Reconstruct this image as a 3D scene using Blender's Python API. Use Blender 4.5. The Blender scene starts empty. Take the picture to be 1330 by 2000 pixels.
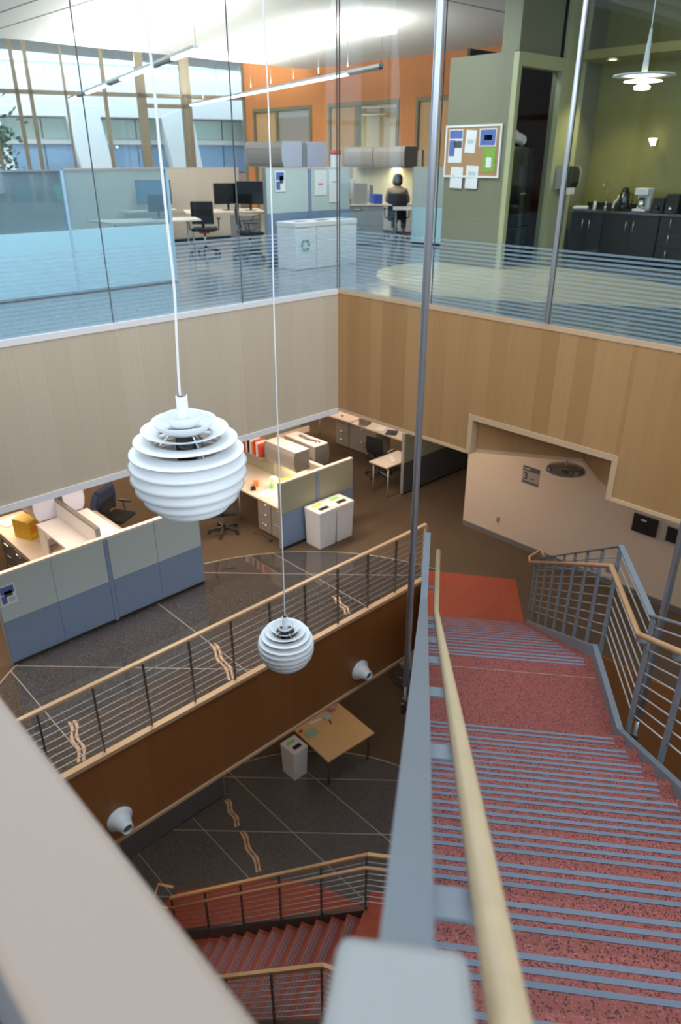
import bpy, bmesh, math, random
from mathutils import Vector, Matrix
random.seed(7)
C = bpy.context.scene.collection
R_ = math.radians
sc = bpy.context.scene

# ------------------------------------------------------------ camera, sky, exposure
cam_d = bpy.data.cameras.new('camera'); cam = bpy.data.objects.new('camera', cam_d); C.objects.link(cam)
YAW = R_(46.46); PITCH = R_(26.12)
cam.location = (0, 0, 1.75)
cam.rotation_euler = (R_(90) - PITCH, 0, YAW - R_(90))
cam_d.sensor_fit = 'VERTICAL'; cam_d.sensor_height = 36.0; cam_d.sensor_width = 24.0
cam_d.lens = 36.0 * 1406 / 2000
cam_d.clip_start = 0.02; cam_d.clip_end = 300
cam_d.dof.use_dof = True; cam_d.dof.focus_distance = 3.6; cam_d.dof.aperture_fstop = 2.6
sc.camera = cam

w = bpy.data.worlds.new('sky'); sc.world = w; w.use_nodes = True
bg = w.node_tree.nodes['Background']; bg.inputs[0].default_value = (0.78, 0.89, 1.0, 1); bg.inputs[1].default_value = 3.5

def area(name, loc, sx, sy, power, color, rot=(0, 0, 0)):
    d = bpy.data.lights.new(name, 'AREA'); d.shape = 'RECTANGLE'; d.size = sx; d.size_y = sy
    d.energy = power; d.color = color
    o = bpy.data.objects.new(name, d); C.objects.link(o); o.location = loc; o.rotation_euler = rot
    return o
WARM = (1.0, .80, .60)
for (x, y) in ((1.5, 9.45), (4.9, 9.45), (8.2, 9.45), (2, 14.9), (6, 14.9), (10, 14.9), (13.5, 12.5)):
    area('office_warm_fill', (x, y, -1.86), 2.0, .5, 84, WARM)  # unseen area light added to warm the office floor
for (x, y) in ((10.0, 1.5), (9.4, 7.3)):
    area('office_warm_fill', (x, y, -1.86), .5, 1.2, 26, WARM)  # more unseen warm fill, added near the cream wall
for (x, y) in ((1.5, 7.2), (4.5, 7.2), (9.9, 7.5), (4, 15), (9, 15), (13, 12), (10, 3)):
    area('lower_warm_fill', (x, y, -6.28), 1.6, .4, 20 if y < 8 else 36, WARM)  # unseen area light added to brighten the lowest floor
for (x, y, p) in ((13.86, 17.7, 620), (9.75, 18.0, 720)):   # uplight of the two suspended linear fixtures
    area('linear_uplight', (x, y, 3.52), .12, 12, p, (1, .93, .84), (R_(180), 0, R_(-15.5)))
area('upper_office_fill', (3, 12.6, 4.2), 3, 1.2, 110, (1, .96, .9))  # fill light added for the upper office, no fixture modelled
area('upper_office_fill', (2.6, 9.15, 4.25), 5, .6, 150, (.9, .97, 1)); area('upper_office_fill', (9.0, 8.9, 4.25), 2.4, .6, 150, (.95, .98, 1))  # fills added to brighten the blue screen and the recycling cabinets
area('kitchen_fill', (11.2, 4.5, 4.2), 2, 3, 24, (1, .85, .5))  # extra general fill added above the kitchen
sc.view_settings.view_transform = 'Standard'; sc.view_settings.look = 'None'
sc.view_settings.gamma = 1; sc.view_settings.exposure = 0.0; sc.view_settings.use_curve_mapping = False

# ------------------------------------------------------------ materials
def nodes(m): return m.node_tree.nodes, m.node_tree.links
def mat(name, col, rough=.5, metal=0, spec=.5, var=0, nscale=6, bump=0, bscale=60, alpha=None, emit=None, estr=1, sheen=0, randv=0):
    m = bpy.data.materials.new(name); m.use_nodes = True
    N, L = nodes(m); b = N['Principled BSDF']
    b.inputs['Base Color'].default_value = (*col, 1); b.inputs['Roughness'].default_value = rough
    b.inputs['Metallic'].default_value = metal; b.inputs['Specular IOR Level'].default_value = spec
    tc = N.new('ShaderNodeTexCoord')
    if var or randv:
        n = N.new('ShaderNodeTexNoise'); n.inputs['Scale'].default_value = nscale; n.inputs['Detail'].default_value = 4
        L.new(tc.outputs['Object'], n.inputs['Vector'])
        mr = N.new('ShaderNodeMapRange'); mr.inputs['To Min'].default_value = 1 - var; mr.inputs['To Max'].default_value = 1 + var
        L.new(n.outputs['Fac'], mr.inputs['Value'])
        last = mr.outputs['Result']
        if randv:
            oi = N.new('ShaderNodeObjectInfo'); m2 = N.new('ShaderNodeMapRange')
            m2.inputs['To Min'].default_value = 1 - randv; m2.inputs['To Max'].default_value = 1 + randv
            L.new(oi.outputs['Random'], m2.inputs['Value'])
            mm = N.new('ShaderNodeMath'); mm.operation = 'MULTIPLY'; L.new(last, mm.inputs[0]); L.new(m2.outputs['Result'], mm.inputs[1]); last = mm.outputs[0]
        vm = N.new('ShaderNodeVectorMath'); vm.operation = 'SCALE'; vm.inputs[0].default_value = col
        L.new(last, vm.inputs['Scale']); L.new(vm.outputs[0], b.inputs['Base Color'])
    if bump:
        n2 = N.new('ShaderNodeTexNoise'); n2.inputs['Scale'].default_value = bscale; L.new(tc.outputs['Object'], n2.inputs['Vector'])
        bp = N.new('ShaderNodeBump'); bp.inputs['Strength'].default_value = bump; bp.inputs['Distance'].default_value = .01
        L.new(n2.outputs['Fac'], bp.inputs['Height']); L.new(bp.outputs[0], b.inputs['Normal'])
    if emit:
        b.inputs['Emission Color'].default_value = (*emit, 1); b.inputs['Emission Strength'].default_value = estr
    if alpha is not None: b.inputs['Alpha'].default_value = alpha
    return m

def wood(name, c1, c2, rough=.35, grain=(26, 26, 1.1), leaf=0, axis=0, rv=.62):
    m = bpy.data.materials.new(name); m.use_nodes = True
    N, L = nodes(m); b = N['Principled BSDF']; b.inputs['Roughness'].default_value = rough
    b.inputs['Specular IOR Level'].default_value = .35
    tc = N.new('ShaderNodeTexCoord'); oi = N.new('ShaderNodeObjectInfo')
    mp = N.new('ShaderNodeMapping'); mp.inputs['Scale'].default_value = grain
    L.new(tc.outputs['Object'], mp.inputs['Vector'])
    sh = N.new('ShaderNodeVectorMath'); sh.operation = 'ADD'; L.new(mp.outputs[0], sh.inputs[0])
    cx = N.new('ShaderNodeCombineXYZ'); ms = N.new('ShaderNodeMath'); ms.operation = 'MULTIPLY'; ms.inputs[1].default_value = 40
    L.new(oi.outputs['Random'], ms.inputs[0]); L.new(ms.outputs[0], cx.inputs[2]); L.new(cx.outputs[0], sh.inputs[1])
    n = N.new('ShaderNodeTexNoise'); n.inputs['Scale'].default_value = 1; n.inputs['Detail'].default_value = 5; n.inputs['Distortion'].default_value = .6
    L.new(sh.outputs[0], n.inputs['Vector'])
    mix1 = N.new('ShaderNodeMath'); mix1.operation = 'MULTIPLY_ADD'; mix1.inputs[1].default_value = .55; L.new(n.outputs['Fac'], mix1.inputs[0])
    rr = N.new('ShaderNodeMath'); rr.operation = 'MULTIPLY'; rr.inputs[1].default_value = rv; L.new(oi.outputs['Random'], rr.inputs[0])
    last = rr.outputs[0]
    if leaf:
        sp = N.new('ShaderNodeSeparateXYZ'); L.new(tc.outputs['Object'], sp.inputs[0])
        q = N.new('ShaderNodeMath'); q.operation = 'DIVIDE'; q.inputs[1].default_value = leaf; L.new(sp.outputs[axis], q.inputs[0])
        f = N.new('ShaderNodeMath'); f.operation = 'FLOOR'; L.new(q.outputs[0], f.inputs[0])
        wn = N.new('ShaderNodeTexWhiteNoise'); wn.noise_dimensions = '1D'; L.new(f.outputs[0], wn.inputs['W'])
        k = N.new('ShaderNodeMath'); k.operation = 'MULTIPLY_ADD'; k.inputs[1].default_value = .45; L.new(wn.outputs['Value'], k.inputs[0]); L.new(rr.outputs[0], k.inputs[2])
        rr.inputs[1].default_value = .3; last = k.outputs[0]
    L.new(last, mix1.inputs[2])
    cr = N.new('ShaderNodeValToRGB'); cr.color_ramp.elements[0].color = (*c1, 1); cr.color_ramp.elements[0].position = .15
    cr.color_ramp.elements[1].color = (*c2, 1); cr.color_ramp.elements[1].position = 1.0
    L.new(mix1.outputs[0], cr.inputs[0]); L.new(cr.outputs[0], b.inputs['Base Color'])
    return m

def terrazzo(name, base, chip1, chip2, rough, scale=90, spec=.5, amt=.36, ior=1.5):
    m = bpy.data.materials.new(name); m.use_nodes = True
    N, L = nodes(m); b = N['Principled BSDF']; b.inputs['Roughness'].default_value = rough; b.inputs['Specular IOR Level'].default_value = min(spec, .5); b.inputs['IOR'].default_value = ior
    tc = N.new('ShaderNodeTexCoord')
    v = N.new('ShaderNodeTexVoronoi'); v.inputs['Scale'].default_value = scale; L.new(tc.outputs['Object'], v.inputs['Vector'])
    sp = N.new('ShaderNodeSeparateColor'); L.new(v.outputs['Color'], sp.inputs[0])
    g1 = N.new('ShaderNodeMath'); g1.operation = 'GREATER_THAN'; g1.inputs[1].default_value = 1 - amt * .5; L.new(sp.outputs[0], g1.inputs[0])
    g2 = N.new('ShaderNodeMath'); g2.operation = 'LESS_THAN'; g2.inputs[1].default_value = amt * .5; L.new(sp.outputs[0], g2.inputs[0])
    n = N.new('ShaderNodeTexNoise'); n.inputs['Scale'].default_value = 1.2; n.inputs['Detail'].default_value = 6; L.new(tc.outputs['Object'], n.inputs['Vector'])
    mr = N.new('ShaderNodeMapRange'); mr.inputs['To Min'].default_value = .82; mr.inputs['To Max'].default_value = 1.18; L.new(n.outputs['Fac'], mr.inputs['Value'])
    vm = N.new('ShaderNodeVectorMath'); vm.operation = 'SCALE'; vm.inputs[0].default_value = base; L.new(mr.outputs[0], vm.inputs['Scale'])
    m1 = N.new('ShaderNodeMix'); m1.data_type = 'RGBA'; L.new(g1.outputs[0], m1.inputs[0]); L.new(vm.outputs[0], m1.inputs[6]); m1.inputs[7].default_value = (*chip1, 1)
    m2 = N.new('ShaderNodeMix'); m2.data_type = 'RGBA'; L.new(g2.outputs[0], m2.inputs[0]); L.new(m1.outputs[2], m2.inputs[6]); m2.inputs[7].default_value = (*chip2, 1)
    L.new(m2.outputs[2], b.inputs['Base Color'])
    return m

def glass(name, tint, frit=False, refl=1.0, frit_top=.86, milk=0.0):
    m = bpy.data.materials.new(name); m.use_nodes = True
    N, L = nodes(m); N.remove(N['Principled BSDF']); out = N['Material Output']
    tr = N.new('ShaderNodeBsdfTransparent'); tr.inputs[0].default_value = (*tint, 1)
    gl = N.new('ShaderNodeBsdfGlossy'); gl.inputs['Roughness'].default_value = .0; gl.inputs[0].default_value = (.9, .95, 1, 1)
    fr = N.new('ShaderNodeFresnel'); fr.inputs[0].default_value = 1.35
    mu = N.new('ShaderNodeMath'); mu.operation = 'MULTIPLY'; mu.inputs[1].default_value = refl; L.new(fr.outputs[0], mu.inputs[0])
    mx = N.new('ShaderNodeMixShader'); L.new(mu.outputs[0], mx.inputs[0]); L.new(tr.outputs[0], mx.inputs[1]); L.new(gl.outputs[0], mx.inputs[2])
    last = mx.outputs[0]
    if frit or milk:
        df = N.new('ShaderNodeBsdfDiffuse'); df.inputs[0].default_value = (.55, .72, .86, 1)
        tl = N.new('ShaderNodeBsdfTranslucent'); tl.inputs[0].default_value = (.55, .72, .86, 1)
        am = N.new('ShaderNodeMixShader'); am.inputs[0].default_value = .35; L.new(df.outputs[0], am.inputs[1]); L.new(tl.outputs[0], am.inputs[2])
        m3 = N.new('ShaderNodeMixShader'); L.new(last, m3.inputs[1]); L.new(am.outputs[0], m3.inputs[2])
        if frit:
            g = N.new('ShaderNodeNewGeometry'); sp = N.new('ShaderNodeSeparateXYZ'); L.new(g.outputs['Position'], sp.inputs[0])
            d = N.new('ShaderNodeMath'); d.operation = 'DIVIDE'; d.inputs[1].default_value = .047; L.new(sp.outputs[2], d.inputs[0])
            f = N.new('ShaderNodeMath'); f.operation = 'FRACT'; L.new(d.outputs[0], f.inputs[0])
            a = N.new('ShaderNodeMath'); a.operation = 'GREATER_THAN'; a.inputs[1].default_value = .48; L.new(f.outputs[0], a.inputs[0])
            c = N.new('ShaderNodeMath'); c.operation = 'LESS_THAN'; c.inputs[1].default_value = frit_top; L.new(sp.outputs[2], c.inputs[0])
            mm = N.new('ShaderNodeMath'); mm.operation = 'MULTIPLY'; L.new(a.outputs[0], mm.inputs[0]); L.new(c.outputs[0], mm.inputs[1])
            m4 = N.new('ShaderNodeMath'); m4.operation = 'MULTIPLY'; m4.inputs[1].default_value = .30; L.new(mm.outputs[0], m4.inputs[0])
            L.new(m4.outputs[0], m3.inputs[0])
        else: m3.inputs[0].default_value = milk
        last = m3.outputs[0]
    L.new(last, out.inputs[0])
    return m

M = {}
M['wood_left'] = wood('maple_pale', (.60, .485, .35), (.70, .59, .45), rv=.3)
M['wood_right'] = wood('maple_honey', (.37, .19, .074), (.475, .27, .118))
M['wood_low'] = wood('maple_well_shade', (.27, .105, .033), (.36, .155, .055), rv=.3)  # same maple as above; the deep well's shade is tinted into the colour
M['wood_trim'] = wood('maple_trim', (.55, .36, .21), (.66, .46, .29), grain=(2, 2, 20))
M['wood_cap'] = wood('maple_guard_cap', (.27, .205, .16), (.32, .25, .205), rough=.4, grain=(1.5, 1.5, 1.5))
M['wood_rail'] = wood('maple_handrail', (.42, .31, .18), (.58, .46, .31), rough=.3, grain=(9, 9, 9))
M['wood_rail2'] = wood('maple_handrail_amber', (.48, .27, .13), (.60, .38, .21), rough=.35, grain=(9, 9, 9))
M['carpet'] = mat('brown_carpet', (.105, .074, .050), .95, spec=.1, var=.12, nscale=2, bump=.3, bscale=220)
M['carpet4'] = terrazzo('upper_floor_terrazzo', (.20, .24, .27), (.3, .33, .35), (.12, .15, .17), .12, 60)
M['oval4'] = terrazzo('pale_yellow_terrazzo', (.62, .56, .38), (.7, .65, .5), (.5, .45, .3), .18, 70)
M['terr3'] = terrazzo('dark_terrazzo', (.060, .052, .050), (.09, .083, .08), (.022, .02, .02), .03, 70, spec=1.0, amt=.3, ior=2.4)
M['terr2'] = terrazzo('charcoal_terrazzo', (.105, .096, .092), (.12, .11, .108), (.055, .05, .05), .09, 70, spec=1.0, amt=.3, ior=1.8)
M['red'] = terrazzo('red_terrazzo', (.25, .062, .05), (.29, .11, .09), (.07, .018, .018), .5, 170, spec=.25, amt=.3)
M['redpolish'] = terrazzo('red_terrazzo_smooth', (.30, .062, .034), (.36, .09, .05), (.23, .04, .022), .55, 170, spec=.2)
M['divider'] = mat('pale_metal_divider', (.42, .39, .36), .35, .3)
M['band_tan'] = mat('tan_band', (.55, .36, .22), .35)
M['strip'] = mat('grit_strip', (.155, .185, .24), .75, bump=.3, bscale=300)
M['steel'] = mat('painted_steel', (.185, .215, .245), .42, .2, var=.05)
M['steel_l'] = mat('brushed_steel', (.52, .54, .56), .38, .5)
M['steel_d'] = mat('dark_bronze_steel', (.10, .09, .085), .42, .5)
M['rod'] = mat('stainless_rod', (.50, .54, .60), .33, .7)
M['rodl'] = mat('bright_rod', (.62, .66, .71), .35, .45)
M['white'] = mat('white_paint', (.80, .80, .79), .6, var=.02)
M['ceil'] = mat('ceiling_white', (.82, .81, .79), .8, var=.03)
M['cream'] = mat('cream_wall', (.60, .49, .39), .8, var=.03, nscale=2)
M['base'] = mat('grey_baseboard', (.16, .15, .15), .5)
M['lamp'] = mat('lamp_white_enamel', (.80, .83, .85), .42, spec=.4)
M['lampin'] = mat('lamp_core_dark', (.02, .02, .025), .2, .6)
M['chrome'] = mat('chrome', (.75, .75, .78), .12, 1)
M['black'] = mat('black_plastic', (.016, .016, .018), .4)
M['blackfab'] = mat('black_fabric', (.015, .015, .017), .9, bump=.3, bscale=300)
M['dark'] = mat('dark_void', (.02, .018, .016), .9)
M['fab_up'] = mat('sage_partition_fabric', (.50, .585, .575), .85, var=.04, nscale=40, bump=.1, bscale=400)
M['fab_low'] = mat('slate_partition_panel', (.215, .29, .43), .6, var=.03)
M['fab_tan'] = mat('olive_partition_fabric', (.36, .35, .26), .85, var=.04, nscale=40)
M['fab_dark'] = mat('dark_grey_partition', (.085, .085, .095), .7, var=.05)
M['frame'] = mat('partition_frame', (.36, .37, .40), .45, .3)
M['trimp'] = mat('partition_cap_pinkish', (.66, .56, .52), .5)
M['lam'] = mat('worktop_laminate', (.72, .60, .50), .45, var=.03)
M['lamw'] = mat('white_laminate', (.74, .72, .74), .4)
M['cab'] = mat('warm_grey_cabinet', (.36, .33, .31), .45, .15)
M['cabd'] = mat('dark_grey_cabinet', (.16, .145, .14), .45, .2)
M['cabl'] = mat('lilac_grey_cabinet', (.50, .52, .64), .5)
M['cabtop'] = mat('cabinet_top_pale', (.66, .58, .56), .5)
M['binw'] = mat('bright_white_cabinet', (.86, .88, .90), .4)
M['bin'] = mat('white_bin_plastic', (.68, .68, .70), .45)
M['tablewood'] = wood('maple_tabletop', (.68, .43, .19), (.78, .52, .26), grain=(3, 14, 3))
M['orange'] = mat('orange_wall_paint', (.70, .27, .09), .7, var=.02)
M['green'] = mat('olive_green_wall', (.205, .205, .135), .6, var=.03)
M['green_l'] = mat('pale_green_frame', (.44, .44, .26), .55)
M['kyel'] = mat('kitchen_yellow_green_wall', (.26, .235, .075), .6, var=.05)
M['kcab'] = mat('espresso_cabinet', (.022, .020, .022), .35)
M['fridge'] = mat('black_fridge', (.008, .009, .012), .1, spec=.9)
M['cork'] = mat('cork', (.42, .24, .12), .9, var=.2, nscale=60)
M['paper'] = mat('paper', (.78, .79, .82), .7)
M['paperblue'] = mat('poster_blue', (.10, .16, .42), .5, var=.3, nscale=20)
M['papergreen'] = mat('photo_green', (.22, .42, .06), .5, var=.6, nscale=30)
M['red_p'] = mat('red_plastic', (.62, .06, .03), .5)
M['orange_p'] = mat('orange_plastic', (.8, .25, .06), .5)
M['yellow'] = mat('golden_card', (.62, .36, .02), .5, var=.3, nscale=16)
M['blue'] = mat('blue_plastic', (.03, .08, .45), .5)
M['navy'] = mat('navy_denim', (.035, .05, .11), .9, var=.3, nscale=20, bump=.5, bscale=40)
M['limeg'] = mat('lime_label', (.22, .62, .12), .5)
M['ylabel'] = mat('yellow_label', (.70, .60, .03), .5)
M['mint'] = mat('mint_plastic', (.30, .52, .38), .5)
M['pink'] = mat('pink_bag', (.62, .25, .25), .6, var=.5, nscale=14)
M['recgreen'] = mat('recycle_green', (.02, .30, .20), .6)
M['screen'] = mat('monitor_glow', (.02, .03, .05), .3, emit=(.12, .30, .5), estr=.5)
M['skin'] = mat('skin', (.55, .33, .24), .6)
M['hair'] = mat('dark_hair', (.02, .013, .01), .6, bump=.6, bscale=60)
M['khaki'] = mat('khaki_shirt', (.30, .26, .20), .9, var=.15, nscale=10)
M['greyfab'] = mat('pale_grey_jacket', (.50, .47, .44), .9, var=.1, nscale=10)
M['glass'] = glass('atrium_glass', (.90, .95, .96), frit=True)
M['glassw'] = glass('window_glass', (.93, .97, .98), refl=.6)
M['glassp'] = glass('partition_glass', (.75, .88, .92), refl=.8, milk=.22)
M['bluepanel'] = mat('ice_blue_panel', (.55, .82, .93), .35, var=.03)
M['mullion'] = mat('bronze_mullion', (.27, .235, .17), .5, .3)
M['facade'] = mat('white_stone_facade', (.93, .92, .90), .8)
M['fwin_up'] = mat('facade_glass_green', (.74, .90, .82), .2)
M['fwin_low'] = mat('facade_glass_blue', (.40, .60, .84), .2)
M['brick'] = mat('pale_red_brick', (.55, .30, .24), .9, randv=.15, var=.1)
M['paving'] = mat('terrace_paving', (.40, .36, .33), .9, var=.1)
M['gchair'] = mat('mint_green_chair', (.25, .55, .35), .5)
M['leaf'] = mat('tree_leaf', (.10, .22, .04), .7, randv=.3, var=.2)
M['bark'] = mat('bark', (.10, .06, .04), .9)
M['tube'] = mat('fluorescent_diffuser', (.9, .9, .88), .5, emit=(1, .97, .88), estr=4)
M['glow'] = mat('warm_lamp_glow', (.9, .88, .75), .5, emit=(1, .88, .55), estr=5)
M['office_wall'] = mat('bright_office_wall', (.78, .70, .52), .8)
M['door_wood'] = wood('maple_door', (.55, .33, .15), (.66, .43, .21), grain=(12, 12, 1))
M['olive_frame'] = mat('olive_door_frame', (.22, .20, .12), .5)
M['smoke'] = glass('smoky_lamp_glass', (.62, .55, .44), refl=1.5, milk=.12)

# ------------------------------------------------------------ geometry helpers
class MB:
    def __init__(s): s.v = []; s.f = []; s.s = []
    def add(s, vs, fs, smooth=False):
        o = len(s.v); s.v += [tuple(v) for v in vs]; s.f += [tuple(i + o for i in f) for f in fs]; s.s += [smooth] * len(fs); return s
    def box(s, x0, y0, z0, x1, y1, z1):
        v = [(x0, y0, z0), (x1, y0, z0), (x1, y1, z0), (x0, y1, z0), (x0, y0, z1), (x1, y0, z1), (x1, y1, z1), (x0, y1, z1)]
        return s.add(v, [(0, 3, 2, 1), (4, 5, 6, 7), (0, 1, 5, 4), (1, 2, 6, 5), (2, 3, 7, 6), (3, 0, 4, 7)])
    def hexa(s, v):
        return s.add(v, [(0, 3, 2, 1), (4, 5, 6, 7), (0, 1, 5, 4), (1, 2, 6, 5), (2, 3, 7, 6), (3, 0, 4, 7)])
    def bar(s, p0, p1, w, h, up=(0, 0, 1)):
        p0 = Vector(p0); p1 = Vector(p1); d = (p1 - p0).normalized(); u = Vector(up)
        sd = d.cross(u)
        if sd.length < 1e-4: sd = d.cross(Vector((1, 0, 0)))
        sd.normalize(); u = sd.cross(d); a = sd * w / 2; b = u * h / 2
        return s.hexa([p0 - a - b, p0 + a - b, p1 + a - b, p1 - a - b, p0 - a + b, p0 + a + b, p1 + a + b, p1 - a + b])
    def prism(s, poly, z0, z1):
        n = len(poly); v = [(p[0], p[1], z0) for p in poly] + [(p[0], p[1], z1) for p in poly]
        return s.add(v, [tuple(range(n - 1, -1, -1)), tuple(range(n, 2 * n))] + [(i, (i + 1) % n, n + (i + 1) % n, n + i) for i in range(n)])
    def extr(s, prof, axis, a, b, smooth=False):   # profile (u,v) extruded along axis 0 (u=y,v=z) or 1 (u=x,v=z)
        n = len(prof)
        P = (lambda t, u, v: (t, u, v)) if axis == 0 else (lambda t, u, v: (u, t, v))
        v = [P(a, *p) for p in prof] + [P(b, *p) for p in prof]
        s.add(v, [tuple(range(n)), tuple(range(2 * n - 1, n - 1, -1))])
        return s.add(v, [(i, n + i, n + (i + 1) % n, (i + 1) % n) for i in range(n)], smooth)
    def cyl(s, p0, p1, r, n=12, r1=None, caps=True):
        p0 = Vector(p0); p1 = Vector(p1); d = (p1 - p0).normalized(); r1 = r if r1 is None else r1
        a = d.orthogonal().normalized(); b = d.cross(a)
        v = []
        for p, q in ((p0, r), (p1, r1)):
            for i in range(n):
                t = 2 * math.pi * i / n; v.append(p + (a * math.cos(t) + b * math.sin(t)) * q)
        s.add(v, [(i, (i + 1) % n, n + (i + 1) % n, n + i) for i in range(n)], True)
        if caps: s.add(v[:n], [tuple(range(n - 1, -1, -1))]); s.add(v[n:], [tuple(range(n))])
        return s
    def tube(s, pts, r, n=8):
        pts = [Vector(p) for p in pts]; rings = []; a = None
        for i, p in enumerate(pts):
            d = (pts[min(i + 1, len(pts) - 1)] - pts[max(i - 1, 0)]).normalized()
            a = d.orthogonal().normalized() if a is None else (a - d * a.dot(d)).normalized()
            b = d.cross(a)
            rings += [p + (a * math.cos(2 * math.pi * k / n) + b * math.sin(2 * math.pi * k / n)) * r for k in range(n)]
        m = len(pts)
        s.add(rings, [(i * n + k, i * n + (k + 1) % n, (i + 1) * n + (k + 1) % n, (i + 1) * n + k) for i in range(m - 1) for k in range(n)], True)
        s.add(rings[:n], [tuple(range(n - 1, -1, -1))]); return s.add(rings[-n:], [tuple(range(n))])
    def lathe(s, prof, o=(0, 0, 0), n=48, close=False):
        v = []
        for (r, z) in prof:
            for k in range(n):
                t = 2 * math.pi * k / n; v.append((o[0] + r * math.cos(t), o[1] + r * math.sin(t), o[2] + z))
        m = len(prof)
        return s.add(v, [(i * n + k, i * n + (k + 1) % n, ((i + 1) % m) * n + (k + 1) % n, ((i + 1) % m) * n + k) for i in range(m if close else m - 1) for k in range(n)], True)
    def ball(s, c, r, n=12, sq=(1, 1, 1)):
        m = n // 2; v = []
        for i in range(m + 1):
            ph = math.pi * i / m
            for k in range(n):
                t = 2 * math.pi * k / n
                v.append((c[0] + r * sq[0] * math.sin(ph) * math.cos(t), c[1] + r * sq[1] * math.sin(ph) * math.sin(t), c[2] + r * sq[2] * math.cos(ph)))
        return s.add(v, [(i * n + k, (i + 1) * n + k, (i + 1) * n + (k + 1) % n, i * n + (k + 1) % n) for i in range(m) for k in range(n)], True)
    def build(s, name, m, parent=None, bevel=0, solid=0):
        me = bpy.data.meshes.new(name); me.from_pydata(s.v, [], s.f); me.update()
        me.polygons.foreach_set('use_smooth', s.s)
        bm = bmesh.new(); bm.from_mesh(me); bmesh.ops.remove_doubles(bm, verts=bm.verts, dist=1e-5); bmesh.ops.recalc_face_normals(bm, faces=bm.faces); bm.to_mesh(me); bm.free()
        o = bpy.data.objects.new(name, me); C.objects.link(o)
        me.materials.append(m if not isinstance(m, str) else M[m])
        if parent: o.parent = parent
        if bevel:
            b = o.modifiers.new('bevel', 'BEVEL'); b.width = bevel; b.segments = 2; b.limit_method = 'ANGLE'; b.angle_limit = R_(40)
        if solid:
            q = o.modifiers.new('solid', 'SOLIDIFY'); q.thickness = solid; q.offset = 0
        return o
def tag(o, label=None, cat=None, group=None, kind=None):
    if label: o['label'] = label
    if cat: o['category'] = cat
    if group: o['group'] = group
    if kind: o['kind'] = kind
    return o
def thing(name, loc, label, cat, rz=0, group=None):
    o = bpy.data.objects.new(name, None); C.objects.link(o); o.location = loc; o.rotation_euler = (0, 0, R_(rz)); o.empty_display_size = .1
    return tag(o, label, cat, group)
KIDS = {}
def kids(o): return [c for c in C.objects if c.parent is o]
def dup(o, loc, rz=None, label=None, group=None):
    def cp(a, par):
        b = a.copy(); C.objects.link(b); b.parent = par
        for ch in [c for c in a.children]: cp(ch, b)
        return b
    r = cp(o, None); r.location = loc
    if rz is not None: r.rotation_euler = (0, 0, R_(rz))
    if label: r['label'] = label
    if group: r['group'] = group
    return r
def struct(name, mb, m, parent=None, **k):
    o = mb.build(name, m, parent, **k)
    if parent is None: o['kind'] = 'structure'
    return o
def txt(s, size, m, parent, loc, rot, name='lettering', ext=.001, align='LEFT'):
    cu = bpy.data.curves.new(name, 'FONT'); cu.body = s; cu.size = size; cu.extrude = ext; cu.align_x = align
    tmp = bpy.data.objects.new(name, cu); C.objects.link(tmp)
    me = bpy.data.meshes.new_from_object(tmp.evaluated_get(bpy.context.evaluated_depsgraph_get())); bpy.data.objects.remove(tmp)
    o = bpy.data.objects.new(name, me); C.objects.link(o); me.materials.clear(); me.materials.append(M[m]); o.parent = parent; o.location = loc; o.rotation_euler = rot
    return o

Z3 = -4.8; Z2 = -9.75; YL = 8.05; XR = 7.60; YE = 6.78; FB = -1.81
SA = R_(38.7); SX = (math.cos(SA), math.sin(SA)); RX = (math.sin(SA), -math.cos(SA))
def W(s, l, z): return (SX[0] * s + RX[0] * l, SX[1] * s + RX[1] * l, z)

# ------------------------------------------------------------ setting: upper level
t = struct('floor', MB().box(-8, YL + .10, -.3, 26, 31, 0).box(XR + .10, -6, -.3, 26, YL + .10, 0), 'carpet4')
ov = [(9.0, 8.61), (9.6, 9.15), (10.38, 9.35), (11.18, 9.12), (11.18, 7.78), (12.1, 7.7), (12.19, 7.24), (11.98, 5.95), (11.61, 4.67), (11.2, 3.6), (9.6, 3.0), (9.85, 3.95), (9.42, 4.61), (9.0, 5.28), (8.56, 5.97), (8.26, 6.83), (8.45, 7.7)]
MB().prism(ov, 0, .003).build('floor_inlay', 'oval4', t)
struct('floor', MB().box(-6, -6, -.3, .02, YL - .1, 0).prism([W(.4, 0, 0)[:2], W(-2, 0, 0)[:2], W(-2, 3.2, 0)[:2], W(.4, 3.2, 0)[:2]], -.3, 0), 'carpet4')
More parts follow.
